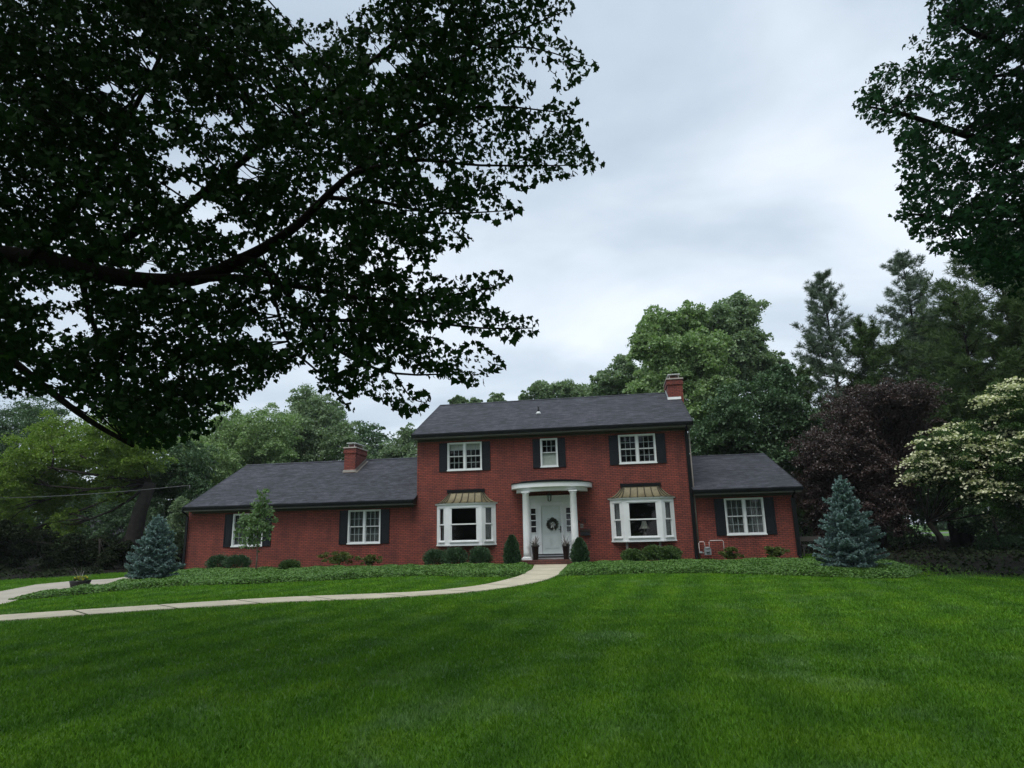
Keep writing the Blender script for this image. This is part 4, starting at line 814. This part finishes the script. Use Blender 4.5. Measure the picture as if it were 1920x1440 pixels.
dg, dbl = tree('dogwood', [(1893, 760, 44), (1920, 790, 50), (1765, 850, 46), (1735, 885, 30), (1810, 830, 44), (1850, 870, 55), (1790, 900, 46), (1905, 870, 55), (1910, 950, 46), (1850, 930, 40), (1960, 850, 70)], 2.5, 'dog', 'flowering dogwood covered in cream blossom at far right', 60000, .11, trunk=[(1768, 1036), (1762, 1005), (1740, 980)], trunk_r=.13, bark='dbark', sub=34, subr=.28, flatz=.45, jitY=1.2)
# blossoms: flat sprays on the top of the branches
fl_ = []
for c, r in dbl:
    k = 24; sc = c+sph(k)*r*rng.uniform(.75, 1.08, (k, 1)); sc = sc[(sc[:, 2] > c[2]-.5*r)]
    for q in sc:
        m = rng.integers(30, 75); a_ = rng.normal(0, .30, m); b_ = rng.normal(0, .30, m); fl_.append(q+np.stack([a_, b_, .12-.6*(a_*a_+b_*b_)+rng.normal(0, .035, m)], 1))
fl_ = np.concatenate(fl_); np_mesh('blossom', leaves(fl_, rng.uniform(.09, .15, len(fl_)), QUAD, D=np.stack([rng.normal(size=len(fl_)), rng.normal(size=len(fl_)), rng.normal(0, .5, len(fl_))], 1), flat=.25), 4, 'petal', dg)
# deep shade trees on the right
tree('broadleaf_tree', [(1810, 960, 40), (1760, 940, 40), (1870, 990, 40), (1930, 1000, 50)], 8, 'deep', 'shaded tree with thick dark trunk behind the dogwood', 16000, .18, trunk=[(1803, 1034), (1800, 1000), (1800, 960)], trunk_r=.34, bark='dbark')
tree('understory_bush', [(1560, 1010, 20), (1600, 1015, 20), (1690, 1015, 18), (1730, 1018, 16)], 14, 'deep', 'dark low bush in the shade behind the right spruce', 8000, .14, trunk_r=.05, cat='bush')
tree('understory_bush', [(1850, 1020, 22), (1900, 1030, 26), (1960, 1030, 30)], 6, 'deep', 'dark low bush under the dogwood at far right', 8000, .12, trunk_r=.05, cat='bush')
tree('understory_bush', [(10, 1010, 36), (70, 1020, 32), (130, 1030, 26), (-50, 1010, 40), (30, 1040, 24), (100, 1055, 20), (0, 1060, 22)], 1, 'shadeleaf', 'wide dark bush in the shade under the spreading tree at far left', 26000, .16, trunk_r=.05, cat='bush')  # dark filler growth added where shade goes near black; its colour carries that
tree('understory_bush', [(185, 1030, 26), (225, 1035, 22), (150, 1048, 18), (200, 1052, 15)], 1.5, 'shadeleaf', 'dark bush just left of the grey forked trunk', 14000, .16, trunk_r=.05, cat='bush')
# hedge-like background woods, individual copies of two trees
wd, _ = tree('woodland_tree', [(1500, 900, 60), (1460, 930, 40), (1540, 940, 45), (1500, 850, 40), (1500, 985, 50)], 30, 'deep', 'shaded woodland tree in the belt of trees beyond the garden', 15000, .3, group='woodland trees beyond the garden', bark='dbark')
wl = wd.location.copy()
for i, (x, y, s) in enumerate([(-40, 38, 1.5), (-30, 44, 1.7), (-20, 36, 1.4), (-12, 42, 1.6), (-48, 30, 1.5), (-3, 40, 1.1), (6, 46, 1.0), (24, 34, 1.3), (44, 80, 1.8), (56, 84, 1.9), (68, 86, 2), (32, 82, 1.7), (44, 20, 1.5), (52, 12, 1.5), (50, 30, 1.6), (34, 22, 1.2), (12, 48, 1.1), (-22, -62, 1.3), (-8, -70, 1.5), (4, -62, 1.3), (16, -74, 1.5), (28, -64, 1.4), (40, -70, 1.5), (52, -58, 1.3), (-34, -52, 1.3)]):  # negative-y copies stand unseen behind the camera, added to darken glass reflections
    c = wd.copy(); C.objects.link(c); c.location = (x, y, 0); c.rotation_euler = (0, 0, i*1.3); c.scale = (s, s, s)
    for ch in wd.children: k = ch.copy(); C.objects.link(k); k.parent = c
# neighbouring house far left
nb = thing('neighbour_house', 'low dark house hidden in shade behind the trees at far left', 'house', (-26, 30, 0))
b = MB(); b.box(-42, -17, 30, 40, 0, 2.3); b.build('wall', 'dbrick', nb); b = MB(); b.face([(-43, 29.3, 2.3), (-16, 29.3, 2.3), (-16, 35, 4.6), (-43, 35, 4.6)]); b.face([(-43, 40.7, 2.3), (-16, 40.7, 2.3), (-16, 35, 4.6), (-43, 35, 4.6)]); b.box(-43, -16, 29.28, 29.4, 2.1, 2.29); b.build('roof', 'shingle', nb)
for x in (-37, -31, -24): b = MB(); b.box(x, x+1.6, 29.93, 29.99, .9, 2.0); b.build('window', 'dglass', nb)
# ------------------------------------------------------------------ foreground maple
mp = thing('maple_tree', 'large dark maple whose leafy branches hang over the upper left', 'maple tree', (6.6, -25.5, -.3))
OUT = [(-250, -250), (440, -250), (475, -10), (505, 12), (530, 30), (558, 42), (600, 48), (640, 40), (672, 18), (700, 0), (700, -250), (1075, -250), (1070, -5), (1073, 30), (1050, 45), (1010, 62), (1035, 72), (1062, 72), (1088, 100), (1122, 124), (1098, 132), (1066, 160), (1050, 130), (1020, 106), (985, 100), (968, 118), (1004, 162), (985, 176), (955, 158), (955, 185), (1008, 212), (1040, 188), (1086, 190), (1068, 212), (1108, 232), (1082, 246), (1104, 275), (1134, 306), (1108, 318), (1056, 326), (1010, 338), (990, 350), (960, 335), (925, 340), (945, 372), (986, 388), (966, 402), (950, 416), (905, 402), (872, 405), (868, 430), (892, 452), (872, 470), (838, 448), (835, 470), (802, 502), (760, 486), (718, 484), (752, 512), (810, 518), (850, 535), (905, 522), (958, 512), (955, 534), (912, 560), (890, 562), (955, 598), (1016, 606), (1004, 628), (962, 642), (905, 628), (862, 618), (802, 604), (812, 636), (860, 664), (905, 652), (944, 684), (925, 700), (892, 724), (862, 716), (800, 706), (745, 688), (722, 694), (752, 734), (808, 746), (800, 766), (770, 782), (722, 762), (680, 745), (662, 756), (664, 778), (648, 792), (632, 752), (600, 742), (588, 706), (560, 690), (520, 720), (470, 740), (430, 780), (390, 820), (300, 850), (238, 836), (196, 800), (150, 770), (110, 742), (60, 748), (0, 752), (-250, 760)]
GAPS = [(332, 300, 38, 24), (345, 358, 55, 24), (300, 250, 22, 16), (462, 325, 28, 28), (385, 402, 40, 26), (430, 432, 34, 20), (472, 474, 32, 26), (130, 612, 58, 38), (112, 560, 44, 26), (60, 560, 40, 18), (40, 695, 26, 14), (95, 722, 22, 10), (82, 655, 22, 14), (470, 628, 36, 18), (380, 536, 28, 14), (275, 508, 22, 20), (230, 540, 30, 12), (205, 170, 30, 12), (265, 190, 22, 24), (278, 122, 22, 16), (250, 68, 24, 10), (752, 115, 20, 14), (720, 130, 24, 18), (560, 95, 30, 18), (555, 555, 16, 18), (548, 490, 18, 14), (520, 650, 26, 16), (640, 600, 16, 14), (700, 560, 14, 10), (395, 225, 30, 12), (450, 245, 26, 12), (500, 540, 14, 12), (930, 190, 26, 14), (830, 345, 22, 12), (575, 690, 20, 20), (690, 510, 16, 10), (505, 590, 18, 10), (165, 230, 10, 8), (640, 690, 14, 12), (710, 655, 12, 8)]
def blocked(P):
    u, v_, z = proj(P); ins_ = inpoly(u, v_, OUT); keep = ins_ | (z < .3) | (u < -250) | (v_ < -250)
    q = np.zeros(len(P))
    for a, b, c, d in GAPS: q = np.maximum(q, np.exp(-(((u-a)/c)**2+((v_-b)/d)**2)**2*.9))
    ed = np.full(len(P), 1e9); A = np.array(OUT, float); B = np.roll(A, -1, 0)
    for a, b in zip(A, B):
        ab = b-a; t = np.clip(((u-a[0])*ab[0]+(v_-a[1])*ab[1])/(ab@ab+1e-9), 0, 1); ed = np.minimum(ed, np.hypot(u-a[0]-t*ab[0], v_-a[1]-t*ab[1]))
    thin = np.where((u > 0) & (v_ > 0), np.exp(-(ed/26)**2)*.62, 0); hole = np.sin(u*.031+2*np.sin(v_*.023))*np.sin(v_*.041+1.7*np.sin(u*.019)); thin = np.maximum(thin, np.clip(hole-.22, 0, 1)*1.1*np.clip((u-100)/500, .25, 1))
    lb = np.array([(-200, 440), (0, 478), (90, 488), (165, 508), (250, 524), (335, 526), (400, 512), (455, 486), (560, 420), (660, 325)], float); ld = np.full(len(P), 1e9)
    for a, b in zip(lb[:-1], lb[1:]):
        ab = b-a; t = np.clip(((u-a[0])*ab[0]+(v_-a[1])*ab[1])/(ab@ab), 0, 1); ld = np.minimum(ld, np.hypot(u-a[0]-t*ab[0], v_-a[1]-t*ab[1]))
    keep &= ~((z < 8.2) & (rng.random(len(P)) < .93*np.exp(-(ld/20)**4)))
    return keep & (rng.random(len(P)) > q*.985) & (rng.random(len(P)) > thin)
def sprays(cent, dirs, nl, L, size):
    """each spray: nl leaves around a slightly drooping twig"""
    k = len(cent); i = np.repeat(np.arange(k), nl); t = rng.uniform(0, 1, len(i)); side = np.stack([-dirs[:, 1], dirs[:, 0], np.zeros(k)], 1)
    P = cent[i]+dirs[i]*(t*L)[:, None]+side[i]*(rng.normal(0, .13, len(i))*(1.25-t*.7))[:, None]; P[:, 2] += -.10*t*t*L+rng.normal(-.03, .05, len(i))
    D = dirs[i]*.5+side[i]*rng.normal(0, .6, len(i))[:, None]+np.stack([np.zeros(len(i)), np.zeros(len(i)), rng.normal(-.75, .35, len(i))], 1)
    return P, D, rng.uniform(.55, 1.2, len(i))*size
k = 5000
u = rng.uniform(-250, 1130, k*3); v_ = rng.uniform(-240, 850, k*3)
ok = inpoly(u, v_, OUT); u, v_ = u[ok][:k], v_[ok][:k]; k = len(u)
dens = rng.random(k) < np.clip(1.12-(u-300)/1500, .55, 1); u, v_ = u[dens], v_[dens]; k = len(u)
lay = rng.integers(0, 4, k); dep = np.array([6.2, 7.4, 8.8, 10.6])[lay]+rng.normal(0, .35, k)+np.clip((500-u)/500, 0, 1)*1.0*lay*.4
cent = np.array([atd(a, b, d) for a, b, d in zip(u, v_, dep)])
trunkxy = np.array([6.6, -25.5]); hd = cent[:, :2]-trunkxy; hd /= np.linalg.norm(hd, axis=1, keepdims=True)
dirs = np.concatenate([hd, rng.normal(-.10, .22, (k, 1))], 1)+np.concatenate([rng.normal(0, .35, (k, 2)), np.zeros((k, 1))], 1); dirs /= np.linalg.norm(dirs, axis=1, keepdims=True)
P, D, S_ = sprays(cent-dirs*.3, dirs, 30, .62, .070)
ok = blocked(P+np.array([0, 0, -.05])); P, D, S_ = P[ok], D[ok], S_[ok]
# outline twigs: leaves right along the edge so the silhouette reads leaf by leaf
EP = np.array(OUT[14:88], float); seg = np.roll(EP, -1, 0)-EP; E1 = []
for a, sgm in zip(EP[:-1], seg[:-1]):
    m = max(1, int(np.hypot(*sgm)/6))
    for q in range(m): E1.append(a+sgm*(q+rng.uniform())/m)
E1 = np.array(E1); cxy = np.array([700, 380.]); inw = cxy-E1; inw /= np.linalg.norm(inw, axis=1, keepdims=True); E1 = E1+inw*rng.uniform(2, 22, (len(E1), 1))
PE = np.array([atd(a, b, 6.6+rng.normal(0, .35)) for a, b in E1]); DE = np.stack([rng.normal(.25, .45, len(PE)), rng.normal(0, .3, len(PE)), rng.normal(-.8, .3, len(PE))], 1)
P = np.concatenate([P, PE]); D = np.concatenate([D, DE]); S_ = np.concatenate([S_, rng.uniform(.06, .10, len(PE))])
# unseen crown added over and behind the camera to shade the near lawn
m = 1500; cc_ = np.stack([rng.uniform(0, 29, m), rng.uniform(-34, -20.0, m), rng.uniform(4.2, 10.0, m)], 1); uu, vv, zz = proj(cc_)
ok = (zz < .5) | (uu < -260) | (vv < -260); cc_ = cc_[ok]; m = len(cc_); dd = np.concatenate([rng.normal(size=(m, 2)), np.zeros((m, 1))], 1); dd /= np.linalg.norm(dd, axis=1, keepdims=True)
P2, D2, S2 = sprays(cc_, dd, 16, 1.3, .24); uu, vv, zz = proj(P2); mg = .75*F/np.maximum(zz, .05); ok = (zz < -.3) | ((zz > .3) & ((uu < -mg) | (vv < -mg))); P2, D2, S2 = P2[ok], D2[ok], S2[ok]
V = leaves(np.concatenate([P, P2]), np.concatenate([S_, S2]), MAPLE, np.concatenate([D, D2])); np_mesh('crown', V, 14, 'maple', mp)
W = MB(); WPTS = []
def wood(pts, d0, d1, r0, r1):
    n = len(pts); P = [atd(a, b, d0+(d1-d0)*i/(n-1)) for i, (a, b) in enumerate(pts)]
    Q = []
    for i in range(n-1):
        p0, p1, p2, p3 = P[max(i-1, 0)], P[i], P[i+1], P[min(i+2, n-1)]
        for t in (0, .33, .66): Q.append(.5*((2*p1)+(-p0+p2)*t+(2*p0-5*p1+4*p2-p3)*t*t+(-p0+3*p1-3*p2+p3)*t**3))
    Q.append(P[-1]); WPTS.extend(Q); W.tube(Q, list(np.linspace(r0, r1, len(Q))), 8); return P
tb = np.array([6.6, -25.5, -.3]); tt = atd(-480, 300, 8.4)
W.tube([tb, (6.6, -25.5, 1.2), tuple((np.array([6.6, -25.5, 3.0])+tt)/2), tuple(tt), (7.0, -25.0, 8.5)], [.42, .33, .30, .22, .1], 12)
s0 = (-480, 360)
wood([s0, (-200, 440), (0, 478), (90, 488), (165, 508), (250, 524), (335, 526), (400, 512), (455, 486)], 8.3, 7.4, .15, .075)
wood([(455, 486), (500, 462), (560, 420), (610, 370), (660, 325), (760, 250), (860, 180)], 7.4, 7.0, .07, .012)
wood([(340, 526), (440, 520), (520, 530), (600, 545), (700, 560), (800, 560), (920, 540)], 7.5, 6.8, .05, .008)
wood([s0, (-150, 560), (0, 660), (100, 738), (170, 790), (250, 836)], 8.0, 7.4, .07, .022)
wood([(60, 487), (110, 420), (145, 375), (200, 300), (245, 215), (285, 140), (320, 60)], 7.9, 8.2, .06, .02)
wood([(245, 215), (250, 180), (290, 150), (310, 110)], 8.2, 8.2, .03, .015); wood([(150, 505), (260, 430), (330, 400), (420, 330), (520, 250), (640, 160), (760, 60), (820, -30)], 8, 7.2, .06, .015)
wood([(455, 486), (500, 500), (560, 580), (640, 660), (740, 700), (860, 700)], 7.2, 6.6, .04, .006); wood([(560, 580), (600, 600), (760, 600), (900, 615), (1000, 615)], 7.0, 6.6, .03, .005)
wood([(610, 370), (720, 380), (820, 400), (950, 395)], 7.2, 6.7, .03, .005); wood([(660, 325), (780, 300), (900, 310), (1090, 310)], 7.0, 6.6, .03, .004); wood([(760, 250), (900, 200), (1080, 215)], 7, 6.6, .02, .004)
wood([(520, 250), (600, 225), (750, 165), (900, 90), (1060, 20)], 7.6, 6.8, .035, .005); wood([(150, 505), (180, 620), (260, 700), (380, 760)], 8, 7.6, .04, .01); wood([(500, 500), (540, 640), (600, 700), (650, 760)], 7.2, 6.8, .02, .005); wood([(740, 700), (770, 745), (800, 755)], 6.8, 6.6, .01, .004)
wood([(900, 90), (1000, 90), (1110, 125)], 6.9, 6.6, .012, .004)
WP = np.array(WPTS)
def connect(W, WP, test, n, r0, sag):
    c = 0
    for i in rng.permutation(len(cent)):
        e = cent[i]-dirs[i]*.1; dd_ = np.linalg.norm(WP-e, axis=1); k_ = int(np.argmin(dd_)); L = dd_[k_]
        if L < .25 or L > 2.6: continue
        a = WP[k_]; md = (a+e)/2+np.array([0, 0, sag*L])+rng.normal(0, .05, 3)*L
        if not test(np.array([a, md, e, cent[i]+dirs[i]*.3])).all(): continue
        W.tube([a, a*.45+e*.1+md*.45, md, md*.45+e*.5+a*.05, e, cent[i]+dirs[i]*.3-np.array([0, 0, .06])], [r0*min(1, .4+.4*L), r0*.7, r0*.55, r0*.4, r0*.3, r0*.15], 5); c += 1
        if c >= n: break
connect(W, WP, blocked, 420, .013, .06)
W.build('trunk', 'dbark', mp)
# ------------------------------------------------------------------ right overhanging tree
rt = thing('maple_tree', 'tall dark leafy tree leaning in from the upper right edge', 'maple tree', (31.5, -10.5, -.07))
OR_ = [(1738, -300), (1742, 30), (1738, 50), (1700, 62), (1690, 85), (1726, 100), (1700, 112), (1652, 118), (1625, 145), (1606, 165), (1597, 215), (1612, 225), (1628, 236), (1650, 252), (1680, 244), (1676, 270), (1692, 288), (1672, 308), (1690, 320), (1678, 350), (1690, 368), (1668, 400), (1700, 425), (1712, 445), (1740, 470), (1790, 484), (1815, 500), (1850, 530), (1900, 560), (2500, 620), (2500, -300)]
GR = [(1735, 210, 18, 12), (1690, 180, 14, 10), (1745, 220, 10, 10), (1790, 75, 14, 8), (1888, 20, 16, 8), (1905, 118, 22, 8), (1820, 295, 14, 12), (1895, 70, 12, 6), (1722, 400, 12, 8), (1780, 395, 10, 10), (1800, 440, 16, 10), (1880, 190, 14, 5), (1800, 195, 12, 6), (1902, 262, 10, 8), (1765, 445, 14, 8), (1900, 410, 10, 5)]
k = 3500; u = rng.uniform(1600, 2500, k*2); v_ = rng.uniform(-300, 620, k*2); ok = inpoly(u, v_, OR_); u, v_ = u[ok][:k], v_[ok][:k]; k = len(u)
dep = np.array([12.5, 14.2, 16, 18])[rng.integers(0, 4, k)]+rng.normal(0, .5, k); cent = np.array([atd(a, b, d) for a, b, d in zip(u, v_, dep)])
hd = cent[:, :2]-np.array([31.5, -10.5]); hd /= np.linalg.norm(hd, axis=1, keepdims=True)+1e-6; dirs = np.concatenate([hd, rng.normal(-.05, .25, (k, 1))], 1)+np.concatenate([rng.normal(0, .5, (k, 2)), np.zeros((k, 1))], 1); dirs /= np.linalg.norm(dirs, axis=1, keepdims=True)
P, D, S_ = sprays(cent-dirs*.4, dirs, 34, .95, .112); P += rng.normal(0, .06, P.shape)
uu, vv, zz = proj(P); q = np.zeros(len(P))
for a, b, c, d in GR: q = np.maximum(q, np.exp(-(((uu-a)/c)**2+((vv-b)/d)**2)**2*.9))
ed = np.full(len(P), 1e9)
for a, b in zip(np.array(OR_[1:30], float), np.array(OR_[2:31], float)):
    ab = b-a; t = np.clip(((uu-a[0])*ab[0]+(vv-a[1])*ab[1])/(ab@ab+1e-9), 0, 1); ed = np.minimum(ed, np.hypot(uu-a[0]-t*ab[0], vv-a[1]-t*ab[1]))
hole = np.sin(uu*.045+2*np.sin(vv*.031))*np.sin(vv*.052+1.7*np.sin(uu*.027))
ok = inpoly(uu, vv, OR_) & (rng.random(len(P)) > q*.97) & (rng.random(len(P)) > .6*np.exp(-(ed/20)**2)) & (rng.random(len(P)) > np.clip(hole-.3, 0, 1)*.9); P, D, S_ = P[ok], D[ok], S_[ok]
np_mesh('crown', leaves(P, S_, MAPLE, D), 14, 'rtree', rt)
W = MB(); W.tube([(31.5, -10.5, -.3), (31.2, -10.5, 4), (30.8, -10.7, 8), (30.5, -10.8, 13)], [.5, .38, .28, .1], 12)
WPTS = []
def wood2(pts, r0, r1, d0=15.5, d1=14.0):
    WPTS.extend([atd(a*(1-t)+c*t, b*(1-t)+d*t, 14.7) for (a, b), (c, d) in zip(pts, pts[1:]) for t in (0, .5)])
    n = len(pts); W.tube([atd(a, b, d0+(d1-d0)*i/(n-1)) for i, (a, b) in enumerate(pts)], list(np.linspace(r0, r1, n)), 7)
wood2([(2250, 330), (2050, 300), (1900, 280), (1800, 250), (1700, 215), (1630, 200)], .16, .02); wood2([(2250, 200), (2050, 130), (1920, 100), (1820, 60), (1760, 20)], .14, .03); wood2([(2250, 450), (2050, 440), (1900, 420), (1780, 410), (1700, 400)], .14, .02); wood2([(1920, 135), (1850, 145), (1780, 150), (1700, 130)], .05, .01)
connect(W, np.array(WPTS), lambda P: inpoly(*proj(P)[:2], OR_), 200, .03, .05)
W.build('trunk', 'dbark', rt)
hz = MB(); hz.box(-320, 320, -130, 320, -1.4, 45); ho = hz.build('haze', 'haze'); tag(ho, kind='stuff')
# ------------------------------------------------------------------ light, sky, camera
SUN_EL, SUN_AZ = 62, 195   # high, behind the viewer: azimuth clockwise from north (+Y)
w = bpy.data.worlds.new('World'); bpy.context.scene.world = w; w.use_nodes = True; nt = w.node_tree; bg = nt.nodes['Background']
sky = N(nt, 'ShaderNodeTexSky', sky_type='NISHITA', sun_disc=False); sky.sun_elevation = R(SUN_EL); sky.sun_rotation = R(SUN_AZ)
nt.links.new(sky.outputs[0], bg.inputs[0]); bg.inputs[1].default_value = .08
tc = nt.nodes.new('ShaderNodeTexCoord'); sx = nt.nodes.new('ShaderNodeSeparateXYZ'); nt.links.new(tc.outputs['Generated'], sx.inputs[0])
az_ = N(nt, 'ShaderNodeMath', operation='MAXIMUM'); az_.inputs[1].default_value = 0; nt.links.new(sx.outputs[2], az_.inputs[0]); ad = N(nt, 'ShaderNodeMath', operation='ADD'); ad.inputs[1].default_value = .22; nt.links.new(az_.outputs[0], ad.inputs[0])
dv = N(nt, 'ShaderNodeVectorMath', operation='DIVIDE'); cb_ = nt.nodes.new('ShaderNodeCombineXYZ')
for i in range(3): nt.links.new(ad.outputs[0], cb_.inputs[i])
nt.links.new(tc.outputs['Generated'], dv.inputs[0]); nt.links.new(cb_.outputs[0], dv.inputs[1])
mpn = N(nt, 'ShaderNodeMapping'); mpn.inputs['Scale'].default_value = (.75, 1.3, 1); mpn.inputs['Rotation'].default_value = (0, 0, R(25)); mpn.inputs['Location'].default_value = (2.3, 1.1, 0); nt.links.new(dv.outputs[0], mpn.inputs[0])
cn_ = N(nt, 'ShaderNodeTexNoise', Scale=1.1, Detail=6, Roughness=.5, Distortion=.5); nt.links.new(mpn.outputs[0], cn_.inputs['Vector'])
rp = ramp(nt, cn_.outputs[0], [(.32, (.375, .45, .535)), (.50, (.51, .585, .665)), (.66, (.68, .74, .805))])
zr2 = ramp(nt, sx.outputs[2], [(.0, (1.10, 1.08, 1.06)), (.25, (1.04, 1.03, 1.02)), (.75, (.84, .865, .89))]); mz = N(nt, 'ShaderNodeMix', data_type='RGBA', blend_type='MULTIPLY'); mz.inputs[0].default_value = 1
nt.links.new(rp.outputs[0], mz.inputs[6]); nt.links.new(zr2.outputs[0], mz.inputs[7]); b2 = nt.nodes.new('ShaderNodeBackground'); nt.links.new(mz.outputs[2], b2.inputs[0]); b2.inputs[1].default_value = 1.0
ms = nt.nodes.new('ShaderNodeMixShader'); ms.inputs[0].default_value = .9; nt.links.new(bg.outputs[0], ms.inputs[1]); nt.links.new(b2.outputs[0], ms.inputs[2]); nt.links.new(ms.outputs[0], nt.nodes['World Output'].inputs[0])
sl = bpy.data.lights.new('sun', 'SUN'); sl.energy = 1.5; sl.angle = R(35); sl.color = (1, .96, .90); so = bpy.data.objects.new('sun', sl); C.objects.link(so)
sd = Vector((math.sin(R(SUN_AZ))*math.cos(R(SUN_EL)), math.cos(R(SUN_AZ))*math.cos(R(SUN_EL)), math.sin(R(SUN_EL)))); so.rotation_euler = sd.to_track_quat('Z', 'Y').to_euler(); so.location = (0, -40, 40)
cam = bpy.data.cameras.new('camera'); co = bpy.data.objects.new('camera', cam); C.objects.link(co); cam.sensor_width = 36; cam.lens = 36*F/1920; cam.clip_end = 1200; cam.clip_start = .05
mw = Matrix.Identity(4)
for i in range(3): mw[i][0] = CR[i]; mw[i][1] = CU[i]; mw[i][2] = -_f[i]; mw[i][3] = CAM[i]
co.matrix_world = mw; sc = bpy.context.scene; sc.camera = co
sc.view_settings.view_transform = 'Standard'; sc.view_settings.look = 'None'; sc.view_settings.exposure = .55; sc.view_settings.gamma = 1
sc.render.engine = 'CYCLES'; sc.cycles.transparent_max_bounces = 12
